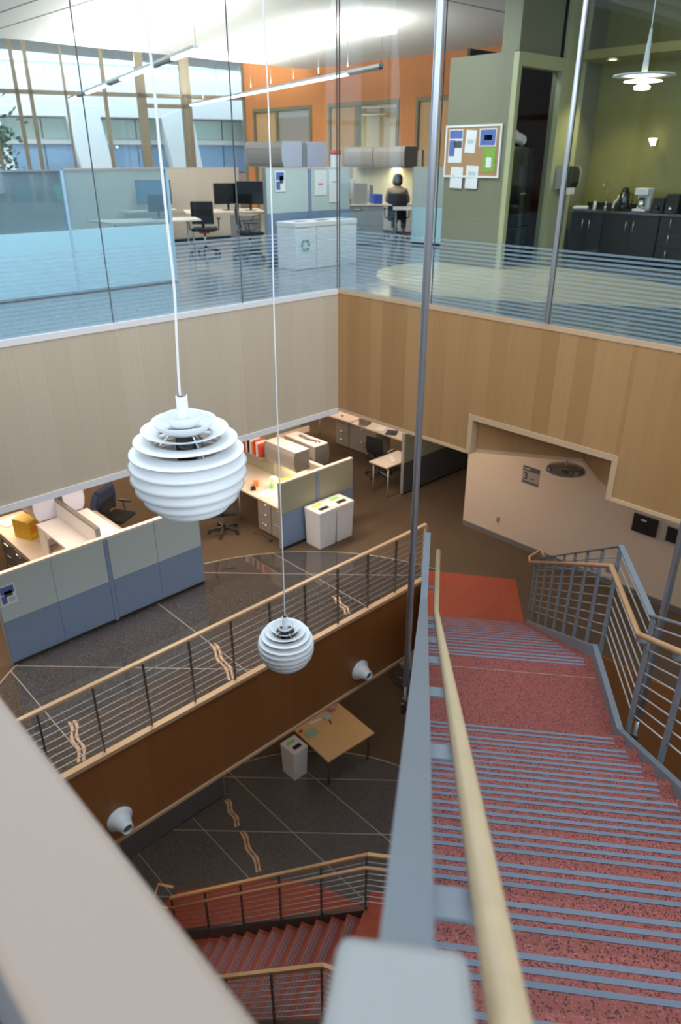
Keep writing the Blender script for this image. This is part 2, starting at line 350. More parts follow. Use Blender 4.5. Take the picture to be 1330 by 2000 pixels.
# fascia walls with separate veneer panels
def fascia(name, along, fixed, a0, a1, pitch, z0, z1, m, cut=None, off=-.02):
    if along == 'x': base = MB().box(a0, fixed + .0, z0, a1, fixed + .10, z1)
    else:
        if cut: base = MB().box(fixed, a0, z0, fixed + .10, cut[0], z1).box(fixed, cut[1], z0, fixed + .10, a1, z1).box(fixed, cut[0], cut[2], fixed + .10, cut[1], z1)
        else: base = MB().box(fixed, a0, z0, fixed + .10, a1, z1)
    b = struct(name, base, m)
    n = int(round((a1 - a0) / pitch)); p = (a1 - a0) / n; cache = {}
    for i in range(n):
        u0 = a0 + i * p + .0003; u1 = a0 + (i + 1) * p - .0003; segs = [(u0, u1, z0)]
        if cut:
            segs = []
            c0, c1, cz = cut
            if u1 <= c0 or u0 >= c1: segs = [(u0, u1, z0)]
            else:
                if u0 < c0: segs.append((u0, c0, z0)); segs.append((c0, u1, cz))
                elif u1 > c1: segs.append((u0, c1, cz)); segs.append((c1, u1, z0))
                else: segs = [(u0, u1, cz)]
        for (s0, s1, zz) in segs:
            key = (round(s1 - s0, 4), zz)
            if key not in cache:
                mb = MB().box(0, 0, 0, s1 - s0, .016, z1 - zz) if along == 'x' else MB().box(0, 0, 0, .016, s1 - s0, z1 - zz)
                o = mb.build('panel', m, b); cache[key] = o.data
            else:
                o = bpy.data.objects.new('panel', cache[key]); C.objects.link(o); o.parent = b
            o.location = (s0, fixed + off, zz) if along == 'x' else (fixed + off, s0, zz)
    return b
wl = fascia('wall_left', 'x', YL, -6, XR, .30, FB, 0, 'wood_left')
wr = fascia('wall_right', 'y', XR, -6, YL, .235, FB, 0, 'wood_right', cut=(3.42, 5.42, -1.36))
struct('trim_1', MB().box(-6, YL - .03, -.05, XR - .03, YL + .03, .02), mat('white_trim', (.88, .83, .81), .5))
struct('trim_2', MB().box(XR - .03, -6, -.035, XR + .03, YL + .03, .02), 'wood_trim')
struct('trim_3', MB().box(-6, YL - .035, FB - .085, XR - .02, YL + .1, FB - .001), bpy.data.materials['white_trim'])
struct('trim_4', MB().box(XR - .035, -6, FB - .045, XR + .1, 3.36, FB - .001).box(XR - .035, 5.48, FB - .045, XR + .1, YL, FB - .001), 'wood_trim')
struct('trim_5', MB().box(XR - .035, 3.361, FB - .045, XR + .11, 3.428, -1.372).box(XR - .035, 5.412, FB - .045, XR + .11, 5.479, -1.372).box(XR - .035, 3.361, -1.371, XR + .11, 5.479, -1.30), 'wood_trim')
# triangular pocket behind the notch
pk = struct('wall_pocket', MB().hexa([(7.7, 5.40, FB), (8.45, 4.22, FB), (8.52, 4.26, FB), (7.77, 5.46, FB), (7.7, 5.40, -.45), (8.45, 4.22, -.45), (8.52, 4.26, -.45), (7.77, 5.46, -.45)]), 'wood_right')
MB().hexa([(8.45, 4.22, FB), (7.7, 3.44, FB), (7.75, 3.36, FB), (8.52, 4.16, FB), (8.45, 4.22, -.45), (7.7, 3.44, -.45), (7.75, 3.36, -.45), (8.52, 4.16, -.45)]).build('panel', 'wood_right', pk)
MB().bar((7.7, 5.40, FB - .02), (8.46, 4.21, FB - .02), .05, .05).bar((8.46, 4.21, FB - .02), (7.7, 3.44, FB - .02), .05, .05).build('edge_trim', 'wood_trim', pk)
# glass screens
def pane_set(name, along, fixed, joints):
    for i in range(len(joints) - 1):
        a, b = joints[i] + .003, joints[i + 1] - .003
        mb = MB().box(a, fixed + .01, .02, b, fixed + .022, 4.28) if along == 'x' else MB().box(fixed + .01, a, .02, fixed + .022, b, 4.28)
        o = struct('window_%d' % PN[0], mb, 'glass'); PN[0] += 1
        (MB().box(b, fixed + .006, .02, b + .006, fixed + .026, 4.28) if along == 'x' else MB().box(fixed + .006, b, .02, fixed + .026, b + .006, 4.28)).build('joint', 'base', o)
PN = [1]
pane_set('w', 'x', YL, [-5.4, -3.52, -1.64, .23, 2.11, 3.98, 5.86, 7.60])
pane_set('w', 'y', XR, [-4.4, -2.62, -.84, .93, 2.71, 4.49, 6.27, 8.04])
o = tag(MB().cyl((XR - .05, 4.49, .05), (XR - .05, 4.49, 4.3), .022, 12).build('hanger_rod', 'rodl'), 'slim bright steel rod in front of the right glass wall', 'rod')
# ceilings
struct('ceiling', MB().box(XR + .05, -6, 4.3, 26, 20, 4.5).box(-8, YL + .05, 4.3, XR + .05, 20, 4.5)
       , 'ceil')
struct('ceiling', MB().box(-8, 20, 5.35, 26, 31, 5.5), 'ceil')
struct('ceiling', MB().box(-8, 20.0, 4.5, 12, 20.1, 5.35).box(12, 19.0, 4.501, 26, 20.0, 5.35), 'ceil')
struct('trim_10', MB().box(6.775, YL + .3, 4.294, 6.795, 19.9, 4.2995).box(7.50, YL + .3, 4.294, 7.52, 19.9, 4.2995), 'base'); struct('trim_11', MB().box(8.0, 9.97, 4.294, 17.5, 9.99, 4.2995), 'base')
cl = struct('trim_6', MB().box(-8, YL, 4.3 - .12, XR, YL + .05, 4.3).box(XR, -6, 4.18, XR + .05, YL + .05, 4.3), 'steel')
struct('ceiling', MB().box(-8, YL + .12, FB - .02, XR + .12, 16, FB + .06).box(XR + .12, 5.5, FB - .02, 18, 16, FB + .06).box(XR + .12, -6, FB - .02, 18, 3.34, FB + .06).box(8.6, 3.34, FB - .02, 18, 5.5, FB + .06), 'ceil')
struct('ceiling', MB().box(-8, YE + .12, -6.22, 18, 16, -6.1).box(8.82, -6, -6.22, 18, YE + .12, -6.1), 'ceil')
struct('ceiling', MB().box(7.6, 3.3, -.45, 8.6, 5.5, -.4), 'wood_right')
# roof of the building behind the camera with an open skylight over the well
for i, (y0, y1) in enumerate(((-6, 1.0),)):
    struct('ceiling', MB().box(-8, y0, 7.2, XR, y1, 7.4), 'ceil')
struct('ceiling', MB().box(-8, 1, 7.2, -1.0, YL, 7.4), 'ceil')
struct('wall_upper', MB().box(-8, YL, 4.5, XR + .1, YL + .15, 7.4).box(XR, -6, 4.5, XR + .15, YL, 7.4), 'white')
struct('wall_back', MB().box(-8.2, -6.2, -10, 26, -6, .9).box(-8.2, -6.2, .9, -7.2, -6, 7.4).box(-8.2, -6, -10, -8, 31, .9).box(-8.2, 8.05, .9, -8, 31, 5.5).box(XR, -6.2, 4.0, 26, -6, 4.5).box(12.5, -6.2, .9, 26, -6, 4.0), 'cream')
for i in range(8): struct('window_%d' % (40 + i), MB().box(-7.2 + i * 2.1, -6.15, .9, -7.05 + i * 2.1, -6.03, 7.2 if -7.2 + i * 2.1 < XR else 4.0), 'mullion')
for i in range(6): struct('window_%d' % (50 + i), MB().box(-8.15, -5.8 + i * 2.6, .9, -8.03, -5.65 + i * 2.6, 7.2), 'mullion')
struct('window_60', MB().box(-7.2, -6.16, 2.9, 12.5, -6.02, 3.05), 'mullion'); struct('window_61', MB().box(-8.16, -6, 2.9, -8.02, YL, 3.05), 'mullion')
struct('wall_far_lower', MB().box(-8, 16, -10, 18, 16.2, 0).box(18, -6, -10, 18.2, 16.2, -.3), 'cream')

# ------------------------------------------------------------ level 3 floor and bridge fascia
A0 = W(9.46, -.02, 0)[:2]; A1 = W(9.46, 1.62, 0)[:2]; XE = 8.70
tip = (YE / SX[1] * SX[0], YE)
fl3 = struct('floor', MB().box(-8, YE, Z3 - .35, 18, 16, Z3).box(XE, -6, Z3 - .35, 18, YE, Z3).prism([tip, A0, A1, (XE, 4.87), (XE, YE)], Z3 - .35, Z3), 'carpet')
CC = (4.75, 5.8); RR = 4.22
def arc(c, r, ylim, n=60):
    a0 = math.asin((ylim - c[1]) / r); return [(c[0] + r * math.cos(a0 + (math.pi - 2 * a0) * i / n), c[1] + r * math.sin(a0 + (math.pi - 2 * a0) * i / n)) for i in range(n + 1)]
disc = arc(CC, RR, YE + .02)
MB().prism(disc, Z3, Z3 + .004).build('terrazzo_disc', 'terr3', fl3)
def ringm(c, r, ylim, z, w_=.02):
    a = arc(c, r, ylim); b = arc(c, r - w_, ylim); n = len(a)
    return MB().add([(p[0], p[1], z) for p in a] + [(p[0], p[1], z) for p in b], [(i, i + 1, n + i + 1, n + i) for i in range(n - 1)])
ringm(CC, RR, YE + .02, Z3 + .0055).build('divider_strip', 'divider', fl3)
def clipseg(c, r, p, d, ymin):   # chord of the disc along a line
    px, py = p[0] - c[0], p[1] - c[1]; b = px * d[0] + py * d[1]; q = px * px + py * py - r * r; D = b * b - q
    if D <= 0: return None
    ts = [-b - math.sqrt(D), -b + math.sqrt(D)]; pts = []
    if abs(d[1]) > 1e-6:
        tl = (ymin - p[1]) / d[1]
        if d[1] > 0: ts[0] = max(ts[0], tl)
        else: ts[1] = min(ts[1], tl)
    if ts[1] <= ts[0]: return None
    return [(p[0] + d[0] * k, p[1] + d[1] * k) for k in ts]
q = math.sqrt(.5)
for p, d in (((2.25, 6), (0, 1)), ((4.68, 6), (0, 1)), ((7.1, 6), (0, 1)), ((2.4, 9.2), (q, -q)), ((5.9, 9.45), (q, -q)), ((8.3, 6.8), (-q, q)), ((.2, 7.3), (q, q)), ((3.4, 7.0), (q, q))):
    if (p, d) in (((8.3, 6.8), (-q, q)), ((3.4, 7.0), (q, q)), ((.2, 7.3), (q, q))): continue
    s = clipseg(CC, RR - .02, p, d, YE + .03)
    if s: MB().bar((*s[0], Z3 + .0045), (*s[1], Z3 + .0045), .012, .003).build('divider_strip', 'divider', fl3)
def wavy(p0, p1, z, parent, amp=.02, gap=.062):  # pair of wavy tan bands laid flat on the floor
    p0 = Vector(p0); p1 = Vector(p1); d = (p1 - p0); L_ = d.length; d.normalize(); nrm = Vector((-d.y, d.x))
    for sgn in (-1, 1):
        a = []; b = []; n = 30
        for i in range(n + 1):
            u = i / n; c = p0 + d * L_ * u + nrm * (amp * math.sin(u * 11) + sgn * gap / 2)
            ww = .013 + .008 * abs(math.sin(u * 11))
            a.append((*(c + nrm * ww), z)); b.append((*(c - nrm * ww), z))
        MB().add(a + b, [(i, i + 1, n + 1 + i + 1, n + 1 + i) for i in range(n)]).build('wavy_band', 'band_tan', parent)
for a, b in (((4.70, 7.75), (4.44, 6.86)), ((2.42, 7.62), (2.22, 6.86)), ((6.93, 7.46), (6.74, 6.9))): wavy(a, b, Z3 + .006, fl3)
# red landing
L0 = W(9.46, 0, 0)[:2]; L1 = W(9.46, 1.6, 0)[:2]; L2 = W(11.0, 1.56, 0)[:2]; L3 = W(11.1, 0, 0)[:2]
MB().prism([L0, L1, L2, L3], Z3, Z3 + .008).build('red_landing', 'redpolish', fl3)
# bridge fascia
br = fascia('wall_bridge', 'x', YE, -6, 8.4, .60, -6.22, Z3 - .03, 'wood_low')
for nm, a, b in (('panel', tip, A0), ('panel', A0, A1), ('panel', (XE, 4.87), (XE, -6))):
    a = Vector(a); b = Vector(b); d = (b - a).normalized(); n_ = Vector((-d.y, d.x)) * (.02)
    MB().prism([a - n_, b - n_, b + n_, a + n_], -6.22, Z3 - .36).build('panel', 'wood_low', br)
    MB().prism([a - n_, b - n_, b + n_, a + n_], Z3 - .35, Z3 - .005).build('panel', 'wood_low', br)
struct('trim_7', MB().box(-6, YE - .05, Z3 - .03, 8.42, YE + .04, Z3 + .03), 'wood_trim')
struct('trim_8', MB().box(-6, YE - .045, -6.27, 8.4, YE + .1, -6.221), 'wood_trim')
# cream wall
cw = struct('wall_cream', MB().box(10.6, -6, Z3, 10.75, 7.61, FB - .02), 'cream')
MB().box(10.58, -6, Z3, 10.6, 7.61, Z3 + .1).build('baseboard', 'base', cw)
# ------------------------------------------------------------ level 2 floor
fl2 = struct('floor', MB().box(-8, -6, Z2 - .3, 18, 16, Z2), 'carpet')
C2 = (5.1, 6.1); R2 = 3.78
d2 = [(C2[0] + R2 * math.cos(2 * math.pi * i / 90), C2[1] + R2 * math.sin(2 * math.pi * i / 90)) for i in range(90)]
MB().prism(d2, Z2, Z2 + .004).build('terrazzo_disc', 'terr2', fl2)
n = 90; a = [(C2[0] + R2 * math.cos(2 * math.pi * i / n), C2[1] + R2 * math.sin(2 * math.pi * i / n), Z2 + .0055) for i in range(n)]; b = [(C2[0] + (R2 - .02) * math.cos(2 * math.pi * i / n), C2[1] + (R2 - .02) * math.sin(2 * math.pi * i / n), Z2 + .0055) for i in range(n)]
MB().add(a + b, [(i, (i + 1) % n, n + (i + 1) % n, n + i) for i in range(n)]).build('divider_strip', 'divider', fl2)
for p, d in (((4.77, 0), (0, 1)), ((5.96, 0), (0, 1)), ((7.15, 0), (0, 1)), ((3.6, 0), (0, 1)), ((4.4, 9.15), (q, -q)), ((5.83, 9.6), (q, -q)), ((2.6, 9.0), (q, -q))):
    s = clipseg(C2, R2 - .02, p, d, -9)
    if s: MB().bar((*s[0], Z2 + .0045), (*s[1], Z2 + .0045), .014, .003).build('divider_strip', 'divider', fl2)
wavy((5.50, 9.1), (5.30, 8.42), Z2 + .006, fl2, amp=.022); wavy((5.27, 8.28), (5.0, 7.36), Z2 + .006, fl2, amp=.022)
MB().prism([(2.6, 7.2), (3.0, 7.95), (3.72, 8.03), (4.35, 7.62), (4.85, 7.22), (5.23, 6.89), (5.65, 6.27), (5.85, 5.6), (5.0, 4.6), (4.2, 3.9)], Z2 + .004, Z2 + .010).build('red_landing', 'redpolish', fl2)

# ------------------------------------------------------------ main staircase
st = thing('staircase', W(5, .8, Z3), 'wide red terrazzo staircase with grey grip strips descending to the brown carpet', 'staircase')
st.location = (0, 0, 0)
def slab(s0, s1, l0, l1, z0, z1):
    return MB().hexa([W(s0, l0, z0), W(s0, l1, z0), W(s1, l1, z0), W(s1, l0, z0), W(s0, l0, z1), W(s0, l1, z1), W(s1, l1, z1), W(s1, l0, z1)])
RISE = 2.4 / 14; G1 = .3125; G2 = .2915
def tread(s_nose, z, going, parent, first=False):
    m = MB().hexa([W(s_nose - going - .02, 0, z - RISE - .01), W(s_nose - going - .02, 1.58, z - RISE - .01), W(s_nose - .03, 1.58, z - RISE - .01), W(s_nose - .03, 0, z - RISE - .01),
                   W(s_nose - going - .02, 0, z), W(s_nose - going - .02, 1.58, z), W(s_nose, 1.58, z), W(s_nose, 0, z)])
    o = m.build('tread', 'red', parent)
    for j in range(3):
        a = s_nose - .032 - j * .047
        slab(a - .022, a, .06, 1.50, z, z + .0025).build('grip_strip', 'strip', o)
for k in range(1, 14): tread(4.46 - G1 * (k - 1), -2.4 + RISE * k, G1, st)
for k in range(0, 14):
    if k == 0:
        ld = slab(4.40, 5.68, 0, 1.58, -2.58, -2.4).build('landing', 'red', st)
        for j in range(3): slab(5.648 - j * .047 - .022, 5.648 - j * .047, .06, 1.50, -2.4, -2.3975).build('grip_strip', 'strip', ld)
        slab(5.36, 5.364, .02, 1.56, -2.4, -2.399).build('joint_line', 'divider', ld)
    else: tread(5.68 - G2 * k, -2.4 - RISE * k, G2, st) if False else tread(5.68 + G2 * k, -2.4 - RISE * k, G2, st)
def zn_up(s): return -2.2286 + (4.46 - s) * RISE / G1
def zn_lo(s): return -2.4 - (s - 5.68) * RISE / G2
def stringer(l0, l1, parent, up=.03, dn=.30):
    for (s0, z0, s1, z1) in ((.45, zn_up(.45), 4.62, -2.33), (4.62, -2.33, 5.74, -2.33), (5.74, -2.35, 9.5, zn_lo(9.5))):
        MB().hexa([W(s0, l0, z0 - dn), W(s0, l1, z0 - dn), W(s1, l1, z1 - dn), W(s1, l0, z1 - dn), W(s0, l0, z0 + up), W(s0, l1, z0 + up), W(s1, l1, z1 + up), W(s1, l0, z1 + up)]).build('stringer', 'steel', parent)
stringer(-.03, -.001, st); stringer(1.581, 1.63, st)
for i in range(4):
    MB().hexa([W(.45, .0 + .001, zn_up(.45) - .36), W(.45, 1.579, zn_up(.45) - .36), W(4.6, 1.579, -2.66), W(4.6, .001, -2.66), W(.45, .001, zn_up(.45) - .33), W(.45, 1.579, zn_up(.45) - .33), W(4.6, 1.579, -2.63), W(4.6, .001, -2.63)]).build('soffit', 'white', st)
    break
MB().hexa([W(5.7, .001, -2.76), W(5.7, 1.579, -2.76), W(9.4, 1.579, Z3 - .1), W(9.4, .001, Z3 - .1), W(5.7, .001, -2.73), W(5.7, 1.579, -2.73), W(9.4, 1.579, Z3 - .07), W(9.4, .001, Z3 - .07)]).build('soffit', 'white', st)

# guard on the left of the stair
def path_pt(path, s):
    for (a, za), (b, zb) in zip(path, path[1:]):
        if a <= s <= b: return za + (zb - za) * (s - a) / (b - a)
    return path[-1][1]
PW = .027
def guard(root, l, path, posts, hl, hpath, side, wood_m, capw=.055, n=7, capm='steel', drop=1.07, low=.12, rails_r=.007, cap_h=.012):
    for (a, za), (b, zb) in zip(path, path[1:]):
        MB().bar(W(a, l, za), W(b, l, zb), capw, cap_h).build('top_cap', capm, root, bevel=.002)
    for s in posts:
        z = path_pt(path, s)
        MB().hexa([W(s - PW, l - .012, z - drop - .08), W(s - PW, l + .012, z - drop - .08), W(s + PW, l + .012, z - drop - .08), W(s + PW, l - .012, z - drop - .08),
                   W(s - PW, l - .012, z - .024), W(s - PW, l + .012, z - .024), W(s + PW, l + .012, z - .024), W(s + PW, l - .012, z - .024)]).build('post', 'steel', root)
    for j in range(n):
        dz = -.10 - j * (drop - .10 - low) / (n - 1)
        MB().tube([W(a, l - side * .02, za + dz) for a, za in path], rails_r, 6).build('rail', 'steel_l', root)
    if hl is not None:
        MB().tube([W(a, hl, za) for a, za in hpath], .022, 14).build('handrail', wood_m, root)
        for s in posts:
            if hpath[0][0] < s < hpath[-1][0]:
                zz = path_pt(hpath, s)
                MB().bar(W(s, l + side * .012, zz - .06), W(s, hl, zz - .06), .05, .008).bar(W(s, hl, zz - .06), W(s, hl, zz - .018), .02, .02, up=(1, 0, 0)).build('bracket', 'steel', root)
gl_ = thing('stair_guard', (0, 0, 0), 'steel guardrail with flat grey cap and wooden handrail left of the red stairs', 'railing')
pathL = [(.43, 1.065), (4.76, -1.32), (5.88, -1.32), (9.9, -3.72)]
guard(gl_, .004, pathL, [.7, 1.4, 2.1, 2.8, 3.5, 4.2, 4.74, 5.3, 5.86, 6.4, 6.95, 7.5, 8.05, 8.6, 9.15, 9.7], .108,
      [(.05, 1.0), (.42, 1.0), (4.85, -1.48), (5.84, -1.48)], 1, 'wood_rail')
gr_ = thing('stair_guard', (0, 0, 0), 'steel guardrail with flat posts and bent wooden handrail right of the red stairs', 'railing')
pathR = [(.5, 1.02), (4.76, -1.31), (5.84, -1.31), (10.05, -3.83)]
guard(gr_, 1.70, pathR, [.7, 1.25, 1.8, 2.35, 2.9, 3.45, 4.0, 4.72, 5.86, 6.4, 6.95, 7.5, 8.05, 8.6, 9.15, 9.7, 10.03], 1.62,
      [(.4, .87), (4.72, -1.46), (5.74, -1.46), (10.1, -3.92)], -1, 'wood_rail2', capw=.05, n=9)
MB().tube([W(10.1, 1.62, -3.92), W(10.32, 1.64, -3.95), W(10.3, 1.80, -3.80), W(10.05, 1.82, -3.78)], .02, 10).build('handrail_return', 'wood_rail2', gr_)
gl3 = thing('stair_guard_end', (0, 0, 0), 'amber wooden handrail stub and grey post at the foot of the stairs beside the bridge', 'handrail')
MB().tube([W(10.1, .02, -3.86), W(10.75, .02, -3.95)], .02, 10).build('handrail', 'wood_rail2', gl3)
MB().bar(W(10.7, .02, Z3), W(10.7, .02, -3.95), .04, .03, up=(1, 0, 0)).build('post', 'steel', gl3)
# hanger rods
def rod(s, l, z0, z1, label, r=.027, lab2=None):
    t = thing('hanger_rod', W(s, l, z0), label, 'rod')
    MB().cyl((0, 0, .25), (0, 0, z1 - z0), r, 20).build('shaft', 'rod', t)
    MB().cyl((0, 0, .0), (0, 0, .25), r * .55, 14).build('threaded_end', 'steel_l', t)
    MB().box(-.05, -.012, -.05, .05, .012, .06).box(-.015, -.03, .05, .015, .03, .09).build('clevis', 'steel_d', t)
    return t
rod(5.1, -.108, -2.70, 7.2, 'thick steel hanger rod rising from the stair landing past the wooden fascia corner')
rod(4.83, 1.80, -2.62, 7.2, 'steel hanger rod behind the right stair guard at the edge of the photo')

# white and beige guard caps near the camera
g0 = thing('guard_cap', (0, 0, 0), 'pale wooden guard cap end above the stair, blurred at the bottom centre', 'railing')
MB().hexa([W(.31, -.066, 1.045), W(.31, .072, 1.045), W(.43, .060, 1.045), W(.43, -.060, 1.045), W(.31, -.066, 1.10), W(.31, .072, 1.10), W(.43, .060, 1.10), W(.43, -.060, 1.10)]).build('cap', mat('pale_cap', (.24, .245, .24), .45), g0, bevel=.012)
slab(.33, .40, -.03, .03, .0, 1.045).build('guard_panel', 'cream', g0)
g1 = thing('guard_cap', (0, 0, 0), 'broad beige wooden guard cap crossing the bottom left corner, blurred', 'railing')
MB().box(.056, .245, 1.03, .203, 7.9, 1.07).build('cap', 'wood_cap', g1, bevel=.010)
MB().box(.10, .45, -.25, .16, 7.9, 1.03).build('guard_panel', 'base', g1)
struct('wall_landing_edge', MB().box(.021, .45, -.40, .09, 7.9, -.01), 'base')

# ------------------------------------------------------------ bridge railing on level 3
rl = thing('bridge_railing', (0, 0, 0), 'bridge railing with wooden top rail, dark posts and thin bars above the amber fascia', 'railing')
YR = YE + .02; ZT = Z3 + 1.05
MB().box(-5.5, YR - .03, ZT - .02, 8.44, YR + .03, ZT + .02).build('top_rail', 'wood_trim', rl, bevel=.006)
MB().box(8.41, YR - .03, Z3 + .05, 8.46, YR + .02, ZT - .02).build('end_post', 'wood_trim', rl)
pm = None
for i in range(-10, 9):
    x = 2.47 + .655 * i
    if x > 8.45: continue
    if pm is None: o = MB().box(-.006, -.022, .03, .006, .022, 1.03).build('post', 'steel_d', rl); pm = o.data
    else: o = bpy.data.objects.new('post', pm); C.objects.link(o); o.parent = rl
    o.location = (x, YR, Z3)
for j in range(8):
    MB().cyl((-5.5, YR - .0, Z3 + .14 + j * .105), (8.41, YR - .0, Z3 + .14 + j * .105), .0065, 6).build('rail', 'steel_l', rl)

# fascia lights
def cone_light(x, label):
    t = thing('wall_light', (x, YE - .022, -5.90), label, 'wall light', group='cone lights on the bridge fascia')
    def rot(p): return p
    mb = MB(); n = 32; prof = [(.175, 0), (.18, .02), (.15, .035), (.115, .10), (.09, .17), (.075, .175)]
    v = [(r * math.cos(2 * math.pi * k / n), -d, r * math.sin(2 * math.pi * k / n)) for r, d in prof for k in range(n)]
    mb.add(v, [(i * n + k, i * n + (k + 1) % n, (i + 1) * n + (k + 1) % n, (i + 1) * n + k) for i in range(len(prof) - 1) for k in range(n)], True).build('shade', 'lamp', t)
    mb = MB(); prof = [(.075, .16), (.08, .165), (.08, .23), (.066, .235), (.062, .19)]
    v = [(r * math.cos(2 * math.pi * k / n), -d, r * math.sin(2 * math.pi * k / n)) for r, d in prof for k in range(n)]
    mb.add(v, [(i * n + k, i * n + (k + 1) % n, (i + 1) * n + (k + 1) % n, (i + 1) * n + k) for i in range(len(prof) - 1) for k in range(n)], True).build('collar', 'lamp', t)
    MB().cyl((0, -.185, 0), (0, -.2, 0), .062, 24).build('lens', 'base', t)
cone_light(2.48, 'white cone wall light on the bridge fascia near the beige cap')
cone_light(6.86, 'white cone wall light on the bridge fascia below the small pendant')

# ------------------------------------------------------------ pendants
def pendant(c, R, label, cordpts, tilt=(0, 0)):
    t = thing('pendant_lamp', c, label, 'pendant lamp')
    ths = [18.5, 32, 46, 59.5, 73, 86, 99, 112, 126, 140]
    for i, th in enumerate(ths):
        a = R_(th); lip = (R * math.sin(a), R * math.cos(a) * .97)
        phi = (58, 40, 17, 3, -9, -30, -50, -60, -63, -66)[i]; phi = max(phi, -66); wd = R * (.22, .30, .31, .32, .33, .38, .38, .38, .36, .36)[i]
        if i >= 8: wd = R * .36
        prof = []
        for k in range(7):
            u = k / 6; ang = R_(phi + (u - .5) * (16 if phi < 10 else -24))
            prof.append((u, ang))
        pts = [lip]; 
        for k in range(6):
            ang = prof[k][1]; p = pts[-1]; pts.append((max(p[0] - wd / 6 * math.cos(ang), .012), p[1] - wd / 6 * math.sin(ang)))
        outer = pts; inner = [(max(r - .0, .01), z - .003) if phi > -20 else (max(r - .003, .01), z) for r, z in pts]
        MB().lathe(outer + inner[::-1], n=56, close=True).build('shade', 'lamp', t)
    MB().cyl((0, 0, R * .62), (0, 0, R * 1.22), R * .095, 24).build('stem', 'lamp', t)
    MB().cyl((0, 0, R * 1.221), (0, 0, R * 1.23), R * .075, 16).build('stem_cap', 'lampin', t)
    MB().cyl((0, 0, -R * .2), (0, 0, R * .60), R * .17, 20).build('socket_housing', 'lampin', t)
    MB().cyl((0, 0, -R * .75), (0, 0, -R * .2), R * .15, 20, r1=R * .26).build('inner_reflector', 'chrome', t)
    for k in range(3):
        b = 2 * math.pi * k / 3 + .5
        MB().tube([(R * .2 * math.cos(b), R * .2 * math.sin(b), R * .62), (R * .55 * math.cos(b), R * .55 * math.sin(b), R * .28), (R * .62 * math.cos(b), R * .62 * math.sin(b), -R * .4), (R * .4 * math.cos(b), R * .4 * math.sin(b), -R * .8)], .004, 6).build('strut', 'chrome', t)
    MB().tube([(p[0] - c[0], p[1] - c[1], p[2] - c[2]) for p in cordpts], .0042 * (R / .2) if R else .005, 8).build('cord', 'white', t)
    return t
def ray(x, y):
    fh = Vector((math.cos(YAW), math.sin(YAW), 0)); rt = Vector((math.sin(YAW), -math.cos(YAW), 0)); up = Vector((0, 0, 1))
    return rt * (x - 665) / 1406 + (fh * math.sin(PITCH) + up * math.cos(PITCH)) * (1000 - y) / 1406 + fh * math.cos(PITCH) - up * math.sin(PITCH)
def cord(c, pts, R):
    D = math.hypot(c[0], c[1]); out = [(c[0], c[1], c[2] + R * 1.1)]
    for x, y in pts:
        r = ray(x, y); k = D / math.hypot(r.x, r.y); out.append((r.x * k, r.y * k, 1.75 + r.z * k))
    q = out[-1]; out += [(q[0], q[1], q[2] + d_) for d_ in (.15, .5, 1.5, 3.0)]; out.append((q[0], q[1], 7.2)); return out
def spline(P, n=6):
    P = [Vector(p) for p in P]; out = []
    for i in range(len(P) - 1):
        p0 = P[max(i - 1, 0)]; p1 = P[i]; p2 = P[i + 1]; p3 = P[min(i + 2, len(P) - 1)]
        for k in range(n):
            u = k / n; out.append(.5 * ((2 * p1) + (p2 - p0) * u + (2 * p0 - 5 * p1 + 4 * p2 - p3) * u * u + (3 * p1 - p0 - 3 * p2 + p3) * u ** 3))
    out.append(P[-1]); return out
c1 = (1.262, 2.127, .755)
pendant(c1, .213, 'large white pendant lamp of stacked ring shades, nearest the camera', spline(cord(c1, [(351, 765), (346, 680), (340, 560), (328, 450), (313, 300), (301, 170), (290, 80), (276, 5)], .213)))
c2 = (2.86, 3.63, -1.67)
pendant(c2, .222, 'smaller-looking white ring-shade pendant hanging in front of the amber bridge fascia', spline(cord(c2, [(556, 1190), (551, 1050), (545, 900), (540, 760), (535, 600), (531, 420), (524, 200), (514, 5)], .222)))

# ------------------------------------------------------------ furniture builders
def partition(loc, rz, length, h, label, up='fab_up', low='fab_low', split=.74, seams=(), posts=(), low_n=None, cap='trimp', name='cubicle_partition', th=.075, group=None):
    """runs along local +x, faces local -y"""
    t = thing(name, loc, label, 'partition', rz, group)
    MB().box(0, .006, .05, length, th - .006, h - .02).build('core', 'frame', t)
    MB().box(0, 0, h - .022, length, th, h).build('top_cap', cap, t)
    MB().box(0, .012, 0, length, th - .012, .05).build('plinth', 'black', t)
    MB().box(-.012, 0, .02, -.0005, th, h).build('end_trim', 'frame', t)
    MB().box(length + .0005, 0, .02, length + .012, th, h).build('end_trim', 'frame', t)
    cuts = sorted([0] + [s for s in seams] + [length]); 
    for i in range(len(cuts) - 1):
        a = cuts[i] + .004; b = cuts[i + 1] - .004
        if cuts[i] in posts: a += .035
        if cuts[i + 1] in posts: b -= .035
        for (y0, y1) in ((-.004, .006), (th - .006, th + .004)):
            if split > .1: MB().box(a, y0, .07, b, y1, split - .003).build('lower_panel', low, t)
            MB().box(a, y0, max(split, .07) + .003, b, y1, h - .026).build('upper_panel', up, t)
    for p in posts: MB().box(p - .03, -.008, .03, p + .03, 0.006, h - .03).build('post', low if low in ('fab_low', 'fab_dark') else 'frame', t)
    return t
